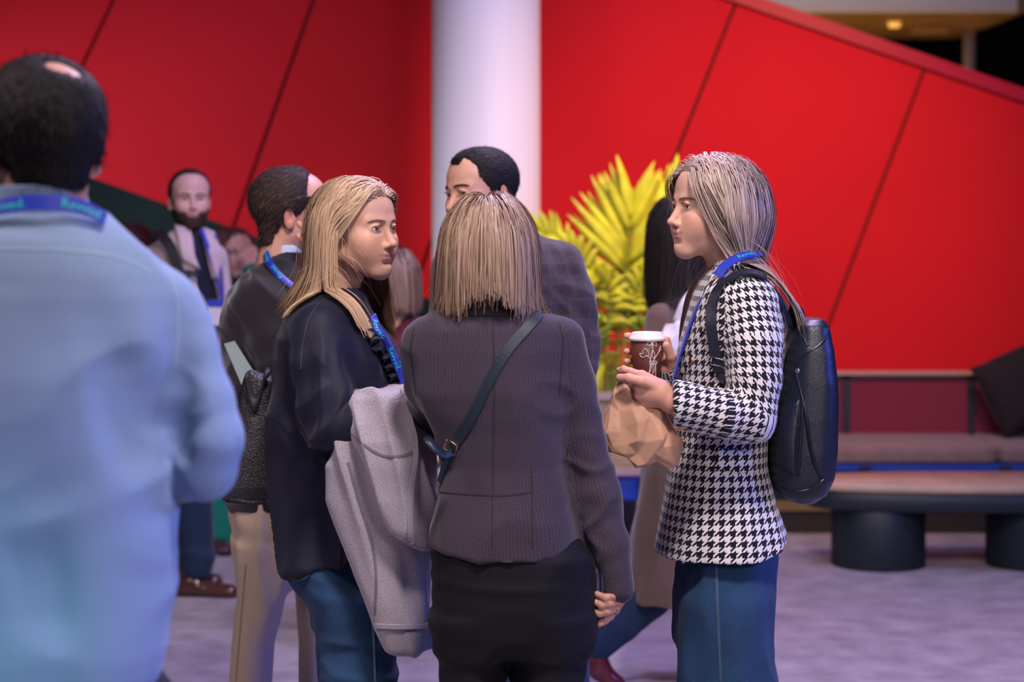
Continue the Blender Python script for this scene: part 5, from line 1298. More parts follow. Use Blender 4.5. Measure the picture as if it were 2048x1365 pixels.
# ---- bearded man walking behind, pale jacket
def man_beard():
    D = 8.35; c = at(378,1000,D)
    P = thing("person", (c[0],D,0), "bearded man in an open pale jacket and dark jeans with a backpack strap", "person")
    T = [(455,350,404,.075),(470,328,424,.11),(485,312,436,.14),(505,304,444,.16),(560,302,446,.165),(650,304,446,.16),(760,310,444,.155),(830,312,444,.155)]
    tor = loft([row(y,l,r,D,b) for y,l,r,b in T], e=2.4); tee = loft([row(y,l+7,r-7,D,b-.012) for y,l,r,b in T], e=2.4)
    ra, rp = arm([(314,515,D,24),(304,620,D,23),(306,730,D-.05,21),(330,800,D-.15,17)]); la, lp = arm([(434,515,D,24),(444,620,D,23),(440,730,D-.02,21),(432,810,D-.1,17)])
    m = cloth_mat("pale_jacket_fleece",((.50,.40,.40),(.66,.55,.55)),500,.95,.4,.4)
    fn = dist_of([tor,ra,la])
    wedge = lambda f: f.apply(lambda v,X,Y,Z: np.where(Y<D-.02, smax(v, -(np.abs(X-(at(404,0,D)[0]+(at(0,470,D)[2]-Z)*.17))-(.030+.0*Z)),.01), v))
    fo = fold_fn([(np.diag([5,5,4]),.009,None)])
    j = garment("jacket", P, [("t",[(tor,0)]),("r",[(ra,.04)]),("l",[(la,.04)])], .009, m, [wedge], fo, uvs={"t":("body",(c[0],D),.17),"r":("limb",rp,.05),"l":("limb",lp,.05)})
    for qd in ([(352,455),(372,462),(398,540),(366,520)],[(404,462),(424,470),(440,520),(426,560)]): patch_on("lapel", dist_of([tor,ra,la]), qd, D-.5, D+.2, .018, m, j, 8, 10, uvs=(V(1,0,0),V(0,0,1)))
    garment("t_shirt", P, [("t",[(tee,0)])], .010, cloth_mat("navy_t_shirt",((.006,.008,.02),(.014,.018,.04)),700), [], None, uvs={"t":("body",(c[0],D),.16)})
    hip = loft([row(790,318,440,D,.13),row(900,322,440,D,.14)],e=2.3); L1 = loft([row(860,340,420,D-.06,.10),row(1000,344,424,D-.07,.088),row(1070,348,428,D-.07,.085),row(1110,358,428,D-.07,.08),row(1150,364,420,D-.07,.075)],e=2.1); L2 = loft([row(860,322,400,D+.1,.10),row(1000,316,390,D+.12,.085),row(1148,306,368,D+.14,.075)],e=2.1)
    garment("jeans", P, [("h",[(hip,0)]),("a",[(L1,.03)]),("b",[(L2,.03)])], .011, m_denim_dark, [], fold_fn([(np.array([[3,0,3],[0,4,0],[0,0,12]]),.006,lambda v: np.clip((.35-v[:,2])/.2,0,1))]), uvs={"h":("body",(c[0],D),.15),"a":("body",(at(388,0,D)[0],D-.07),.08),"b":("body",(at(350,0,D)[0],D+.13),.08)})
    shoe("shoe", (at(385,0,D)[0],D-.09,0), 80, .24, m_shoe_brown, P); shoe("shoe", (at(335,0,D)[0],D+.14,0), 85, .24, m_shoe_brown, P)
    H = Head(at(379,404,D), 17, 0, 0, 1.05, fem=False, neck=.056, fw=1.02, jaw=1.06, smile=0, stubble=((.05,.028,.022),.85))
    h1 = hand_(rp[-1], V(.2,-.3,-1), V(1,0,0), 1.0, 1, (.5,.5,.5,.5)); h2 = hand_(lp[-1], V(-.1,-.3,-1), V(-1,0,0), 1.0, -1, (.5,.5,.5,.5))
    body_obj(P, H, (.62,.38,.32), [tor,ra,la,hip,L1,L2], [(h1,.004),(h2,.004)], .0026)
    face_hair(H, P, HM["brow_dark"], 130, gaze=(.1,-1,0), iris="iris_brown", full=1.3, bw=.0016)
    rec = lambda X,Y,Z: np.where(Z>.05, (-.064-Y+.35*np.abs(X))*.7, -1)
    short_hair(H, P, HM["brown"], .008, .0, rec, 3000, .010, tone=(0,.7), lift=.12)
    # beard: the lower face pushed out
    f = H.f; g = Field.__new__(Field); g.lo=f.lo; g.h=f.h; g.v=f.v.copy(); g.n=f.n; g.mk=f.mk
    def bf(v,X,Y,Z):
        m_ = np.maximum(np.maximum(Z-(-.044+.9*np.maximum(0,np.abs(X)-.046)), Y+.004+0*Z), -.108-Z)
        m_ = np.maximum(m_, -(np.sqrt((X/.022)**2+((Z+.052)/.010)**2)-1)*.010+0*Y); m_ = np.maximum(m_, np.where(Z>-.04, .03-np.abs(X)-.0, -1)*np.where(Z>-.036,1,0)+np.where(Z>-.036,0,-1)*1.0)
        return smax(v-.0045, m_, .008)
    g.apply(bf); v,q = g.mesh(); (sv,sf),tn = cap_strands(v,q,3500,.010,lambda p: np.stack([0*p[:,0],-.2+0*p[:,0],-1+0*p[:,0]],1),.0014,.3); V_,F_ = join((sv,sf),(v,q)); mesh_obj("beard", H.w(V_), F_, HM["brown"], P, tone=np.concatenate([.2+tn*.6,np.full(len(v),.3)]))
    bs = thing("backpack", at(320,560,D+.2), "dark backpack on the man in the open pale jacket", "backpack"); dk = mat("black_nylon",(.012,.012,.015),.6)
    band_on("shoulder_strap", fn, [(316,478),(334,484),(350,510),(360,545),(376,562)], D-.5, D+.3, .045, dk, bs, off=.03, th=.006, n=24); band_on("chest_clip", fn, [(362,552),(378,545),(392,552)], D-.5, D+.3, .02, dk, bs, off=.034, th=.008, n=12)
    f2 = field_of([(loft([(at(0,800,D)[2],c[0],D+.27,.14,.08),(at(0,500,D)[2],c[0],D+.27,.13,.07)],e=3),0)],.012); v,q = f2.mesh(); mesh_obj("pack", v, q, dk, bs)
    la_ = thing("lanyard", at(420,560,D-.2), "blue lanyard with a white name badge on the man in the open pale jacket", "lanyard")
    ft = dist_of([tee]); 
    for pth in ([(398,470),(414,520),(430,600)],[(420,480),(428,530),(434,600)]): band_on("ribbon", ft, pth, D-.5, D+.3, .018, m_lany, la_, off=.03, th=.0015, n=20)
    b0 = at(434,600,D-.20); vv,ff = box_(b0+V(-.04,-.003,-.105),b0+V(.04,.003,0)); bd = mesh_obj("badge", vv, ff, mat("badge_white",(.72,.70,.82),.4), la_, smooth=False)
    vv,ff = box_(b0+V(-.04,-.0045,-.03),b0+V(.04,-.003,0)); mesh_obj("badge_stripe", vv, ff, mat("badge_blue",(.03,.06,.5),.4), bd, smooth=False)
man_beard()

# ---- woman walking past in a long brown coat
def woman_walking():
    D = 6.62; c = at(1345,1000,D)
    P = thing("person", (c[0],D,0), "dark haired woman walking past in a long brown coat and jeans", "person")
    T = [(572,1345,1400,.06),(590,1326,1425,.10),(612,1310,1434,.14),(655,1300,1440,.16),(720,1294,1436,.155),(800,1300,1425,.14),(880,1296,1425,.145),(960,1282,1440,.17),(1080,1266,1460,.20),(1200,1254,1475,.22)]
    tor = loft([row(y,l,r,D,b) for y,l,r,b in T], e=2.3)
    ra, rp = arm([(1324,640,D-.12,28),(1308,710,D-.14,28),(1308,770,D-.16,27),(1350,800,D-.2,22)]); la, lp = arm([(1420,600,D+.1,30),(1434,700,D+.1,29),(1440,800,D+.05,26),(1430,860,D,20)])
    m = cloth_mat("brown_coat_wool",((.10,.062,.055),(.18,.115,.10)),500,.9,.2,.2)
    fo = fold_fn([(np.array([[8,5,2],[0,5,0],[0,0,1.2]]),.014,lambda v: np.clip((1.2-v[:,2])/.4,0,1)),(np.diag([5,5,4]),.006,None)])
    garment("coat", P, [("t",[(tor,0)]),("r",[(ra,.04)]),("l",[(la,.04)])], .009, m, [], fo, uvs={"t":("body",(c[0],D),.17),"r":("limb",rp,.05),"l":("limb",lp,.05)})
    l1, p1 = arm([(1350,1120,D-.05,46),(1300,1195,D-.05,42),(1245,1250,D-.05,34),(1195,1298,D-.05,28)]); l2, p2 = arm([(1390,1120,D+.06,46),(1410,1240,D+.06,36),(1420,1335,D+.06,28)])
    f = field_of([(l1,0),(l2,.03)],.009); v,q = f.mesh(); mesh_obj("jeans", v, q, m_denim_dark, P, uv=(v[:,[0,2]])[q])
    rd = mat("dark_red_shoe_leather",(.10,.012,.02),.3,coat=.4)
    a,b_,c_ = at(1188,1296,D-.05), at(1196,1335,D-.05), at(1222,1362,D-.05)
    f = field_of([(cone(a,b_,.038,.034),0),(cone(b_,c_,.034,.028),.03),(cone(c_,at(1238,1366,D-.05),.026,.02),.02)],.006); v,q = f.mesh(); v[:,2] = np.maximum(v[:,2],.0); mesh_obj("shoe", v, q, rd, P)
    shoe("shoe", (p2[-1][0],D+.06,0), 90, .2, rd, P)
    H = Head(at(1372,468,D), 120, 0, 0, .98, fem=True, neck=.047)
    h1 = hand_(rp[-1], V(1,-.2,.1), V(0,0,-1), .92, 1, (.7,.7,.7,.7)); h2 = hand_(lp[-1], V(.1,-.2,-1), V(-1,0,0), .92, -1, (.5,.5,.5,.5))
    body_obj(P, H, (.58,.35,.27), [tor,ra,la,l1,l2], [(h1,.004),(h2,.004)], .003)
    face_hair(H, P, HM["brow_dark"], 60)
    zc = at(0,612,D)[2]; long_hair(H, P, HM["dark"], 2600, lambda p: zc+0*p[:,0], .4, 0, [dist_of([tor])], thick=.022, tone=(0,.7), w=(.004,.002), seg=14, stray=0, soft=.02)
    wb = thing("shoulder_bag", at(1365,700,D-.2), "white fabric bag on the arm of the woman in the brown coat", "bag")
    f = field_of([(loft([(at(0,745,D)[2],at(1372,0,D)[0],D-.215,.10,.035),(at(0,690,D)[2],at(1372,0,D)[0],D-.205,.105,.045),(at(0,640,D)[2],at(1374,0,D)[0],D-.19,.095,.025)],e=2.8),0)],.006); v,q = f.mesh(); v = v+vnormals(v,q)*np.clip(.012*(ridged(v*np.array([16,10,9]))-.4),-.01,.012)[:,None]; mesh_obj("bag_body", v, q, cloth_mat("white_fabric",((.62,.60,.66),(.74,.72,.78)),500), wb, uv=(v[:,[0,2]])[q])
    for dx in (-.03,.045):
        sp_ = spline([at(1372,645,D-.2)+V(dx,0,0),at(1384,600,D-.19)+V(dx*.6,0,0),at(1400,572,D-.10),at(1408,575,D+.02),at(1405,630,D+.12)],24); v,f = strip_(sp_, np.tile(V(-.3,-.8,.5),(24,1)), .03, .002); mesh_obj("strap", v, f, bpy.data.materials["white_fabric"], wb, uv=(v[:,[0,2]])[f])
woman_walking()

# ---- people farther back, mostly hidden
def back_person(D, x, ytop, yaw, halfw, hair, hairlen, cloth, lab, legs, skirt=False, armup=None, shoem=None, skin=(.55,.32,.24), sm=None):
    s = D/F; Hh = CZ-(ytop-YH)*s; c = at(x,1000,D); z = lambda f_: Hh*f_
    P = thing("person", (c[0],D,0), lab, "person")
    rows = [(z(.83),c[0],D,.055,.055),(z(.81),c[0],D,.11,.08),(z(.785),c[0],D,halfw*.95,.10),(z(.72),c[0],D,halfw,.12),(z(.6),c[0],D,halfw*.86,.115),(z(.5),c[0],D,halfw*.92,.13),(z(.43),c[0],D,halfw*.96,.14)]
    tor = loft(rows, rot=0, e=2.4); ra = tube([V(c[0]-halfw*.95,D,z(.765)),V(c[0]-halfw*1.15,D,z(.61)),V(c[0]-halfw*.95,D-.16,z(.5))],[.055,.05,.035])
    wr = V(c[0]+halfw*.95,D-.16,z(.5)) if armup is None else at(*armup)
    la = tube([V(c[0]+halfw*.95,D,z(.765)),V(c[0]+halfw*1.15,D-.05,z(.63)),wr],[.055,.05,.035])
    ml = cloth; 
    garment("top", P, [("t",[(tor,0)]),("r",[(ra,.04)]),("l",[(la,.04)])], .011, ml, [], fold_fn([(np.diag([7,7,5]),.008,None)]), uvs={"t":("body",(c[0],D),.16),"r":("flat",V(1,0,0),V(0,0,1)),"l":("flat",V(1,0,0),V(0,0,1))})
    rr = [loft([(z(.47),c[0]+sx*.08,D,.095,.11),(z(.27),c[0]+sx*.085,D,.075 if not skirt else .12,.085),(.06,c[0]+sx*.085,D,.062 if not skirt else .13,.075)],e=2.1) for sx in (-1,1)]
    f = field_of([(rr[0],0),(rr[1],.03)],.012); v,q = f.mesh(); mesh_obj("trousers" if not skirt else "skirt", v, q, legs, P, uv=(v[:,[0,2]])[q])
    for sx in (-1,1): shoe("shoe", (c[0]+sx*.085,D,0), yaw, .2, shoem or m_shoe_dark, P)
    H = Head(V(c[0],D,Hh-.14), yaw, 0, 0, 1.0, fem=True, neck=.048)
    h1 = hand_(V(c[0]-halfw*.95,D-.16,z(.5)), V(.3,-.3,-.8), V(1,0,0), .95, 1, (.5,)*4); h2 = hand_(wr, V(.3,-.3,-.8) if armup is None else V(-.25,-.2,1), V(-1,0,0) if armup is None else V(-.6,.6,0), .95, -1, (.5,)*4 if armup is None else (.3,)*4)
    body_obj(P, H, skin, [tor,ra,la]+rr, [(h1,.004),(h2,.004)], .0032)
    face_hair(H, P, HM["brow_dark"], 40)
    long_hair(H, P, HM[hair], 1500, lambda p: H.C[2]-hairlen+0*p[:,0], hairlen+.2, 0, [dist_of([tor])], thick=.02, tone=(0,.9), w=(.005,.003), seg=12, stray=0, soft=.02)
back_person(7.5, 782, 490, 200, .20, "grey", .10, cloth_mat("maroon_fluffy_wool",((.06,.010,.022),(.16,.028,.055)),180,.95,.6,1.0), "person in a maroon fluffy sweater behind the blonde woman", m_denim_dark)
back_person(9.4, 462, 452, 30, .19, "red", .20, cloth_mat("green_top",((.005,.09,.06),(.01,.15,.10)),500), "woman with auburn hair in green clothes with a raised hand", cloth_mat("green_trousers",((.004,.14,.09),(.008,.22,.14)),500), skirt=True, armup=(503,540,9.15), shoem=mat("dark_purple_shoe",(.05,.012,.03),.4))
back_person(9.7, 262, 446, 150, .20, "red", .08, cloth_mat("dark_jacket",((.01,.012,.015),(.03,.03,.035)),500), "person with short reddish hair behind the shoulder of the pale blue shirt", m_denim_dark)
# ------------------------------------------------------------------ things held and worn by the woman in houndstooth
def her_things():
    P, fn, H, k, kc = RW; D = 4.58
    # takeaway cup with a lid and a line drawing of flowers in a jar
    cu = thing("paper_cup", kc(1293,770,0)*V(1,1,1), "brown takeaway cup with a white lid and white flower drawing", "cup")
    dc = D+.06; s = dc/F; cx, cy, _ = kc(1294,700,.006); zt = kc(0,677)[2]; zb = zt-.108; R0, R1 = .0395, .0290
    prof = [(R1-.003,.004),(R1-.001,0),(R1,.001),(R0,zt-zb)]
    v,f = lathe_((cx,cy,zb), prof, 40); body = mesh_obj("cup_wall", v, f, mat("brown_card",(.115,.030,.022),.5,spec=.35), cu)
    v,f = lathe_((cx,cy,zt), [(R0+.0005,-.006),(R0+.0028,-.005),(R0+.0034,-.001),(R0+.0022,.002),(R0-.002,.0035),(R0-.0035,.012),(R0-.006,.0145),(R0-.011,.0145),(R0-.012,.012),(.001,.0118)], 40); mesh_obj("lid", v, f, mat("white_lid_plastic",(.80,.77,.78),.35), cu)
    wl = mat("white_line_print",(.78,.70,.68),.6)
    def on_cup(x, y):                                      # drawing coordinates: pixels of the cup's front
        z = kc(0,y)[2]; r = R1+(R0-R1)*(z-zb)/(zt-zb)+.0006; sx = np.clip((kc(x,0)[0]-cx)/r,-.98,.98); a = math.asin(sx); return V(cx+r*math.sin(a), cy-r*math.cos(a), z)
    def L(pts, closed=False, n=None, r=.0009):
        q = spline(pts+([pts[0]] if closed else []), n or len(pts)*5); P_ = [on_cup(a,b) for a,b in np.asarray(q)[:,:2]]
        v,f = sweep_(P_, r, 5); return v,f
    parts = []
    p3 = lambda l: [(a,b,0) for a,b in l]
    for l,c_ in (([(1297,727),(1300,712),(1304,695),(1302,682)],0),([(1298,745),(1303,727),(1308,716),(1317,703),(1321,697)],0),([(1296,746),(1300,728)],0),([(1310,727),(1306,746)],0),([(1301,722),(1297,714),(1290,711)],0),
                 ([(1290,711),(1282,714),(1278,706),(1284,707),(1284,700),(1289,697),(1294,702),(1296,709)],1),([(1302,686),(1294,691),(1292,686),(1297,682)],1),([(1302,686),(1300,678),(1306,677),(1307,683)],1),([(1303,687),(1311,692),(1310,684),(1306,682)],1),([(1302,686),(1304,694),(1300,693)],1),
                 ([(1304,700),(1308,708),(1306,716),(1302,710)],1),([(1300,722),(1312,722),(1311,727),(1300,727)],1),([(1301,725),(1312,725)],0),([(1296,760),(1299,727)],0),([(1310,760),(1310,727)],0),([(1303,760),(1305,728)],0),([(1316,703),(1318,696),(1321,692)],0)):
        parts.append(L(p3(l), bool(c_)))
    v,f = join(*parts); mesh_obj("flower_drawing", v, f, wl, body)
    # crumpled paper bag hanging from the left hand
    hd = D-.26; d0 = hd+.035; B = thing("paper_bag", at(1275,900,d0), "crumpled brown paper bag held by its twisted top", "bag")
    q = lambda x,y,dy=0: at(x,y,d0+dy)
    f = field_of([(cone(q(1246,748),q(1250,775),.009,.016),0),(cone(q(1248,772),q(1262,830,.01),.018,.045),.02),(ell(q(1262,860,.01),(.060,.050,.055)),.03),(cone(q(1240,800,.0),q(1228,865,.0),.022,.030),.03),(cone(q(1290,850,.01),q(1326,890,.01),.045,.040),.03),
                  (cone(q(1300,880,.0),q(1334,918,.0),.035,.012),.02),(cone(q(1262,890,0),q(1286,920,0),.030,.020),.02),(cone(q(1225,878,0),q(1290,905,0),.018,.024),.02)],.0042)
    v,qd = f.mesh(); n = vnormals(v,qd)
    v = v+n*(.014*(ridged(v*np.array([17,14,10]))-.4)+.004*vnoise(v*45))[:,None]
    o = mesh_obj("bag_body", v, qd, mat("kraft_paper",(.58,.33,.21),.5,spec=.4,var=(20,.12),bump=("noise",160,.2,.003)), B, smooth=False)
    md = o.modifiers.new("crease","DECIMATE"); md.ratio = 230/(2*len(qd)); bpy.context.view_layer.update()
    me = bpy.data.meshes.new_from_object(o.evaluated_get(bpy.context.evaluated_depsgraph_get())); o.modifiers.clear(); o.data = me     # folded into flat facets
    for vt in me.vertices: vt.co += Vector(rng.normal(0,.002,3))
    bm = bmesh.new(); bm.from_mesh(me); bmesh.ops.bevel(bm, geom=bm.edges[:], offset=.0022, segments=2, profile=.5, affect='EDGES'); bm.to_mesh(me); bm.free()
    tw = mat("twist_paper",(.60,.42,.33),.6); f = field_of([(cone(q(1240,741,-.01),q(1252,752,-.012),.008,.010),0),(cone(q(1252,749,-.014),q(1266,753,-.012),.009,.006),.008)],.0025); v,qd = f.mesh(); v = v+vnormals(v,qd)*(.002*ridged(v*90))[:,None]; mesh_obj("twisted_top", v, qd, tw, B)
    # lanyard round the neck
    la = thing("lanyard", at(1480,515,D-.1), "blue lanyard round the neck of the woman in houndstooth", "lanyard")
    cxn, cyn = at(1468,0,D)[0], D+.0
    pts = [(1434,552,-.112),(1446,536,-.108),(1462,523,-.102),(1480,514,-.096),(1498,509,-.084),(1512,507,-.058),(1519,506,-.01)]
    p = spline([at(x,y,D+dy) for x,y,dy in pts],60); n = p-V(cxn,cyn,0); n[:,2] = .15; n[:,1] -= .02
    v,f = strip_(p,n,.024,.0012); mesh_obj("ribbon", v, f, m_lany, la, smooth=False); lettering("Revved.", p, n, .02, .066, .048, m_print, la)
    p = spline([at(x,y,D+dy) for x,y,dy in ((1418,570,-.08),(1396,610,-.09),(1376,660,-.09),(1358,715,-.085),(1346,760,-.08))],30); n = np.tile(V(-1,-.12,.3),(30,1)); v,f = strip_(p,n,.02,.0018); mesh_obj("ribbon_lower", v, f, m_lany, la, smooth=False)
    # backpack
    K = thing("backpack", at(1600,980,D), "black leather backpack worn by the woman in houndstooth", "backpack")
    T = [(640,1602,1640,.085),(652,1586,1650,.105),(700,1572,1660,.122),(760,1560,1666,.132),(830,1546,1668,.138),(900,1534,1668,.14),(950,1536,1662,.138),(980,1552,1648,.13),(997,1578,1622,.11)]
    main = loft([row(y,l,r,D+.01,b) for y,l,r,b in T], e=3.0); f = field_of([(main,0)],.0055); v,qd = f.mesh(); v = v+vnormals(v,qd)*(.0045*ridged(v*np.array([6,6,4])))[:,None]; bb = mesh_obj("main_compartment", v, qd, m_navyleather, K)
    fb = dist_of([main])
    pipe = mat("leather_piping",(.008,.009,.012),.3,spec=.6); zipm = mat("zip_tape",(.006,.006,.008),.5)
    def roll(name, pth, r, mt, off=.002, n=50):
        P_ = spline([(a,b,0) for a,b in pth],n)[:,:2]; p,_ = hits(fb, P_, D-.4, D+.3, off)
        for _ in range(2): p[1:-1] = p[1:-1]*.5+(p[:-2]+p[2:])*.25
        v,f = sweep_(p, r, 7); mesh_obj(name, v, f, mt, bb)
    roll("flap_piping", [(1655,652),(1652,672),(1640,690),(1618,706),(1602,722),(1594,738),(1600,775),(1612,830),(1618,880),(1628,925),(1642,955)], .0045, pipe)
    roll("flap_piping", [(1594,738),(1588,762),(1570,800),(1552,836)], .0038, pipe)
    roll("base_piping", [(1530,930),(1548,962),(1580,982),(1620,978),(1648,958)], .0035, pipe)
    roll("zip", [(1606,800),(1603,860),(1596,950)], .0042, zipm); roll("zip", [(1600,800),(1596,860),(1588,950)], .0018, pipe)
    roll("top_zip", [(1596,655),(1606,672),(1616,694)], .004, zipm)
    patch_on("side_pocket", fb, [(1565,815),(1600,800),(1590,950),(1550,930)], D-.4, D+.3, .004, m_navyleather, bb, 8, 14, bulge=.010)
    p,n = hits(fb, [(1598,743)], D-.4, D+.3, .004); disc("stud", p[0], n[0], .0065, .003, m_steel, bb)
    v,f = strip_(spline([at(1590,660,D-.03),at(1585,630,D-.03),at(1592,612,D-.0),at(1602,622,D+.03),at(1604,650,D+.04)],24), np.tile(V(.3,-.5,.8),(24,1)), .022, .003); mesh_obj("grab_handle", v, f, m_navyleather, bb)
    o,_,_ = band_on("shoulder_strap", fn, [(1528,562),(1505,553),(1478,556),(1450,572),(1432,600),(1426,640),(1430,690),(1440,742)], D-.45, D+.1, .024, m_navyleather, K, off=.010, th=.003, n=60, smooth_=4)
    p,n = hits(fn, [(1440,722)], D-.45, D+.1, .016); bx, nn = p[0], n[0]; a = V(.2,0,1); a = nrm(a-nn*(a@nn)); b = np.cross(nn,a); v,f = sweep_([bx+a*.008*x+b*.016*y for x,y in ((1,1),(1,-1),(-1,-1),(-1,1),(1,1))],.0017,6); mesh_obj("strap_buckle", v, f, m_steel, K)
    band_on("strap_tail", fn, [(1438,735),(1444,752),(1446,764)], D-.45, D+.1, .018, m_navyleather, K, off=.008, th=.002, n=10)
    v,f = strip_(spline([at(1528,562,D-.14),at(1560,600,D-.12),at(1580,650,D-.08)],20), np.tile(V(.6,-.5,.6),(20,1)), .024, .003); mesh_obj("strap_back", v, f, m_navyleather, K)
her_things()

# ------------------------------------------------------------------ furniture by the red wall
def bench():
    B = thing("bench", (at(1850,0,10.1)[0],10.1,0), "long upholstered bench with a mesh back along the red wall", "bench")
    xl, xr = at(1240,0,10.1)[0], at(2330,0,10.1)[0]
    fab = mat("bench_seat_fabric",(.16,.12,.12),.9,sheen=.2,bump=("noise",260,.4,.004),var=(12,.15)); metal = mat("bench_dark_metal",(.02,.02,.026),.35,spec=.5); wood = mat("bench_wood_rail",(.38,.25,.20),.5)
    bl = mat("rail_blue_light_tint",(.012,.045,.30),.35); mesh_ = mat("woven_dusty_red_mesh",(.20,.022,.055),.8,bump=("X",900,.5,.003))  # blue light caught by the front rail is put into its colour
    pr = []
    n = 3; w = (xr-xl)/n
    for i in range(n):
        a, b = xl+i*w, xl+(i+1)*w; cx = (a+b)/2
        f = field_of([(loft([(.372,cx,10.09,w/2-.006,.33),(.38,cx,10.09,w/2-.003,.34),(.44,cx,10.09,w/2-.003,.34),(.452,cx,10.09,w/2-.01,.33)],e=14),0)],.012); v,q = f.mesh(); mesh_obj("seat_cushion", v, q, fab, B)
    v,f = box_((xl,9.76,.335),(xr,9.80,.372)); mesh_obj("front_rail", v, f, bl, B, smooth=False); v,f = box_((xl,9.80,.33),(xr,10.44,.366)); mesh_obj("seat_frame", v, f, metal, B, smooth=False)
    for px_ in (1575,1730,2010,2180):
        x = at(px_,0,9.76)[0]; v,f = box_((x-.03,9.752,.345),(x+.03,9.762,.362)); mesh_obj("rail_clip", v, f, metal, B, smooth=False)
    zr = at(0,745,10.42)[2]; xs = [at(p_,0,10.4)[0] for p_ in (1194,1442,1692,1942,2192)]
    for x in xs:
        v,f = box_((x-.022,10.385,.34),(x+.022,10.425,zr)); mesh_obj("back_post", v, f, metal, B, smooth=False)
    v,f = box_((xs[0],10.38,zr-.012),(xr,10.43,zr+.008)); mesh_obj("top_rail", v, f, wood, B, smooth=False); v,f = box_((xs[0],10.385,zr-.034),(xr,10.425,zr-.014)); mesh_obj("under_rail", v, f, metal, B, smooth=False)
    for a,b in zip(xs[:-1],xs[1:]):
        v,f = box_((a+.022,10.398,.40),(b-.022,10.408,zr-.034)); mesh_obj("back_mesh_panel", v, f, mesh_, B, smooth=False)
    # base with perforated brass strip
    v,f = box_((xl+.05,9.95,.0),(xr,10.40,.33)); mesh_obj("plinth", v, f, mat("plinth_black",(.012,.011,.013),.7), B, smooth=False)
    st = mat("brass_lattice",(.42,.28,.10),.45,bump=("voronoi",120,.8,.01)); v,f = box_((xl+.05,9.94,.115),(xr,9.952,.165)); mesh_obj("lattice_strip", v, f, st, B, smooth=False)
    # pillow
    c = at(2052,800,10.16); R_ = roty(-24)@rotz(0)@rotx(-14)
    u = np.linspace(-1,1,21); U,W = np.meshgrid(u,u); e = (1-np.abs(U)**3.2)*(1-np.abs(W)**3.2); th = .075*np.sqrt(np.clip(e,0,1)); sx = .205*(1-.06*(1-np.abs(W)**2)); 
    top = np.stack([U*.205*(1-.05*(1-W**2)),-th,W*.205*(1-.05*(1-U**2))],2).reshape(-1,3); bot_ = top*V(1,-1,1); v = np.concatenate([top,bot_]); F_ = []
    for j in range(20):
        for i in range(20): a = j*21+i; F_ += [(a,a+1,a+22,a+21),(a+441,a+462,a+463,a+442)]
    v = v@R_.T+V(c[0],10.2,.45+.255); pl = thing("pillow",(c[0],10.2,.46),"black knitted throw pillow leaning on the bench","pillow"); mesh_obj("cover", v, np.array(F_), mat("black_knit",(.005,.005,.008),.9,bump=("voronoi",70,.7,.008)), pl)
    t = np.linspace(0,2*math.pi,81); sq = np.stack([np.sign(np.cos(t))*np.abs(np.cos(t))**.45*.20,0*t,np.sign(np.sin(t))*np.abs(np.sin(t))**.45*.20],1)@R_.T+V(c[0],10.2,.45+.255); v,f = sweep_(sq,.004,6); mesh_obj("piping", v, f, mat("black_piping",(.012,.012,.016),.7), pl)
bench()

def coffee_table():
    cx = at(1990,0,9.0)[0]; cy = 9.02; ax = .86; ay = .27
    T = thing("coffee_table", (cx,cy,0), "oval coffee table with a pale wood top and fluted dark drum bases", "table")
    def slab(z0,z1,a,b,r=.006):
        t = np.arange(72)*2*math.pi/72; E = lambda k,z: np.stack([cx+(a-k)*np.sign(np.cos(t))*np.abs(np.cos(t))**.8,cy+(b-k)*np.sign(np.sin(t))*np.abs(np.sin(t))**.8,np.full(72,z)],1)
        return rings_([E(r,z0),E(0,z0+r),E(0,z1-r),E(r,z1)])
    dk = mat("dark_green_stain",(.008,.018,.022),.5,bump=("noise",90,.2,.003))
    v,f = slab(.355,.392,ax,ay); m = mat("pale_wood_top",(.46,.34,.22),.42,spec=.4,var=(6,.18),bump=("X",40,.1,.002)); mesh_obj("top", v, f, m, T)
    v,f = slab(.27,.354,ax-.012,ay-.012); mesh_obj("apron", v, f, dk, T)
    for bx in (at(1762,0,8.95)[0], at(2074,0,8.95)[0]):
        n = 96; t = np.arange(n)*2*math.pi/n; rr = .205+.006*np.abs(np.sin(t*24)); R_ = [np.stack([bx+rr*k*np.cos(t),cy+rr*k*np.sin(t),np.full(n,z)],1) for k,z in ((.97,0),(1,.008),(1,.268),(.99,.272))]
        v,f = rings_(R_); mesh_obj("fluted_base", v, f, dk, T)
coffee_table()

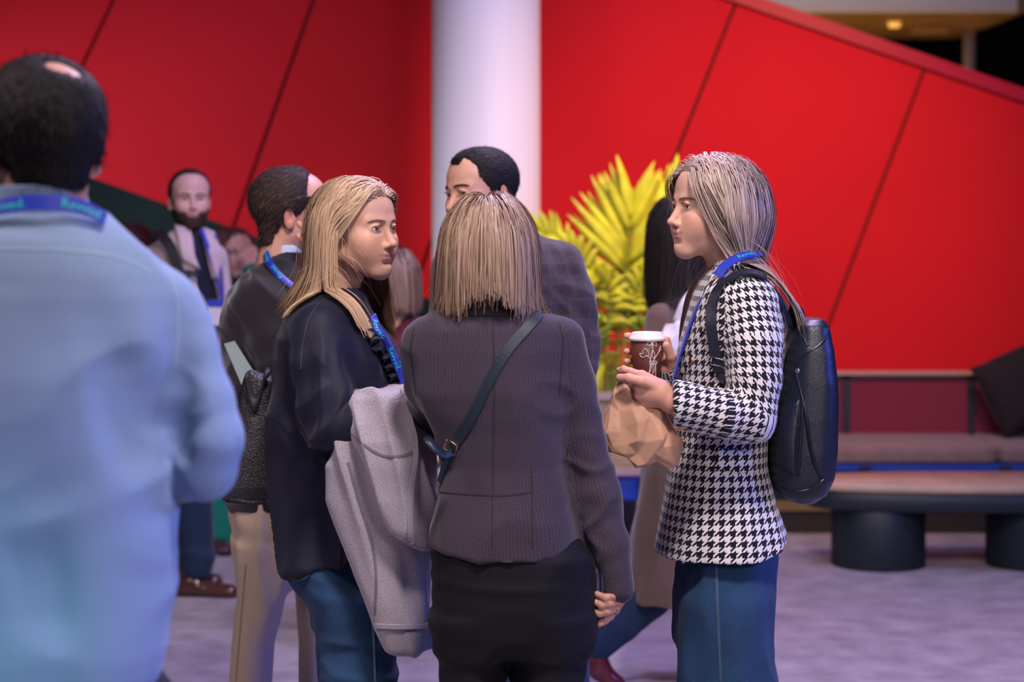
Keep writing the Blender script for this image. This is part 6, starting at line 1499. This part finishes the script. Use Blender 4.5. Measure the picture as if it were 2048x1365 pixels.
def palm():
    D = 9.1; s = D/F; c = at(1218,0,D)
    P = thing("potted_palm", (c[0],D,0), "yellow green palm in a dark pot beside the white column", "plant")
    v,f = lathe_((c[0],D,0),[(.14,0),(.19,.02),(.235,.38),(.25,.52),(.25,.54),(.235,.54),(.225,.50),(.01,.49)],40); pot = mesh_obj("pot", v, f, mat("dark_pot",(.02,.02,.024),.5), P)
    v,f = lathe_((c[0],D,.492),[(.22,0),(.2,.012),(.01,.02)],24); mesh_obj("soil", v, f, mat("soil",(.03,.02,.015),.95,bump=("noise",60,.8,.02)), pot)
    lf = mat("palm_leaf",(.50,.50,.020),.45,spec=.4,var=(10,.35)); lf2 = mat("palm_leaf_green",(.14,.24,.014),.5,spec=.4,var=(10,.35)); stm = mat("palm_stem",(.22,.26,.03),.5)
    rn = random.Random(5)
    def frond(pts, n, ll, mt, wd=.020, spread=62, droop=.25, sep=True):
        R_ = spline(pts, 36); v,f = sweep_(R_, [.007*(1-.75*i/35) for i in range(36)], 6); fr = mesh_obj("frond", v, f, stm, P)
        t = np.gradient(R_,axis=0)
        for i in range(n):
            u = .34+.66*i/(n-1); k = int(u*35); p = R_[k]; d = nrm(t[k]); up = nrm(np.cross(d,np.cross(V(0,-1,.35),d)))
            sd = np.cross(d, up)
            for sg in (-1,1):
                an = math.radians(spread*(1-.72*((u-.34)/.66)**1.2)+rn.uniform(-5,5)); dr = nrm(d*math.cos(an)+sg*sd*math.sin(an)+up*rn.uniform(-.12,.12)); L_ = ll*(.55+.9*math.sin(math.pi*(.12+.78*((u-.34)/.66)))*.6)*rn.uniform(.9,1.1)
                m_ = 7; cs = [p+dr*L_*x+V(0,0,-droop*L_*x*x) for x in np.linspace(0,1,m_)]; w = [wd*.35,wd*.8,wd,wd*.95,wd*.75,wd*.45,wd*.06]
                nr = [up]*m_; v,f = strip_(np.array(cs), np.array(nr), np.array(w), .0008); mesh_obj("leaflet", v, f, mt, fr)
    a = lambda x,y,dy=0: at(x,y,D+dy)
    base = lambda dx,dy: V(c[0]+dx,D+dy,.5)
    frond([base(.03,0),a(1238,700,.0),a(1250,560,-.02),a(1254,510,-.03),a(1262,420,-.02)], 20, .36, lf, .048, 62, .02)
    frond([base(.05,-.02),a(1262,690,.0),a(1290,570,.02),a(1318,470,.05),a(1346,380,.12)], 18, .27, lf, .040, 50, .06)
    frond([base(-.02,0),a(1205,690,0),a(1165,560,-.02),a(1110,485,-.05),a(1062,452,-.05)], 14, .20, lf, .036, 55, .25)
    frond([base(-.03,-.05),a(1195,640,-.05),a(1172,545,-.08),a(1140,500,-.1),a(1098,490,-.12)], 12, .18, lf, .034, 55, .4)
    frond([base(.0,-.05),a(1215,680,-.06),a(1222,600,-.1),a(1205,560,-.14),a(1178,560,-.2)], 12, .18, lf, .034, 55, .5)
    frond([base(.04,-.05),a(1250,680,-.06),a(1265,600,-.1),a(1290,560,-.12),a(1322,570,-.12)], 12, .18, lf, .034, 52, .5)
    frond([base(.06,-.04),a(1270,720,-.05),a(1290,660,-.08),a(1312,640,-.1),a(1330,660,-.1)], 9, .15, lf2, .02, 52, .5)
    frond([base(-.04,-.05),a(1205,740,-.05),a(1196,690,-.09),a(1184,660,-.1),a(1160,660,-.12)], 9, .16, lf2, .02, 55, .5)
    frond([base(.02,.03),a(1232,720,.05),a(1236,640,.06),a(1246,600,.06),a(1262,610,.06)], 9, .16, lf2, .02, 55, .4)
    frond([base(-.01,-.1),a(1222,770,-.12),a(1216,735,-.2),a(1206,728,-.26),a(1185,745,-.3)], 9, .15, lf, .02, 55, .4)
    for i in range(9):
        x = rn.uniform(-.10,.10); y = rn.uniform(-.08,.08); v,f = sweep_(spline([base(x*.6,y),base(x,y)+V(0,0,.3),base(x*1.7+rn.uniform(-.05,.05),y)+V(0,0,rn.uniform(.5,.75))],14),[.008*(1-.05*j) for j in range(14)],6); mesh_obj("stem", v, f, lf2, P)
palm()

def cane_chair():
    D = 8.72; c = at(1225,0,D)
    C = thing("cane_chair", (c[0],D,0), "low lounge chair with a cane back and blue cushion near the palm", "chair")
    x0,x1 = at(1150,0,D)[0], at(1268,0,D)[0]; z0,z1 = at(0,936,D-.6)[2], at(0,800,D-.6)[2]; y = D-.60
    cane = mat("woven_cane",(.55,.40,.24),.6,bump=("voronoi",90,.7,.01)); fr = mat("cane_chair_frame",(.45,.33,.28),.5); 
    # cane back as a real lattice
    for i in range(15):
        x = x0+(x1-x0)*i/14; v,f = box_((x-.003,y-.003,z0),(x+.003,y+.003,z1)); mesh_obj("cane_strand", v, f, cane, C, smooth=False)
    for j in range(15):
        z = z0+(z1-z0)*j/14; v,f = box_((x0,y+.003,z-.003),(x1,y+.009,z+.003)); mesh_obj("cane_strand", v, f, cane, C, smooth=False)
    v,f = box_((x0,y+.010,z0),(x1,y+.016,z1)); mesh_obj("back_lining", v, f, mat("pale_lining",(.50,.38,.26),.8), C, smooth=False)
    for za in (z0-.03,z1): v,f = box_((x0-.02,y-.015,za),(x1+.02,y+.02,za+.03)); mesh_obj("back_rail", v, f, fr, C, smooth=False)
    for xa in (x0-.03,x1+.005):
        v,f = box_((xa,y-.015,0),(xa+.025,y+.02,z1+.03)); mesh_obj("leg", v, f, fr, C, smooth=False); v,f = box_((xa,y+.48,0),(xa+.025,y+.515,z0)); mesh_obj("leg", v, f, fr, C, smooth=False)
    f = field_of([(loft([(z0-.14,(x0+x1)/2,y+.26,(x1-x0)/2,.25),(z0-.05,(x0+x1)/2,y+.26,(x1-x0)/2,.25)],e=8),0)],.012); v,q = f.mesh(); mesh_obj("seat_cushion", v, q, mat("blue_cushion",(.012,.06,.42),.7), C)
cane_chair()
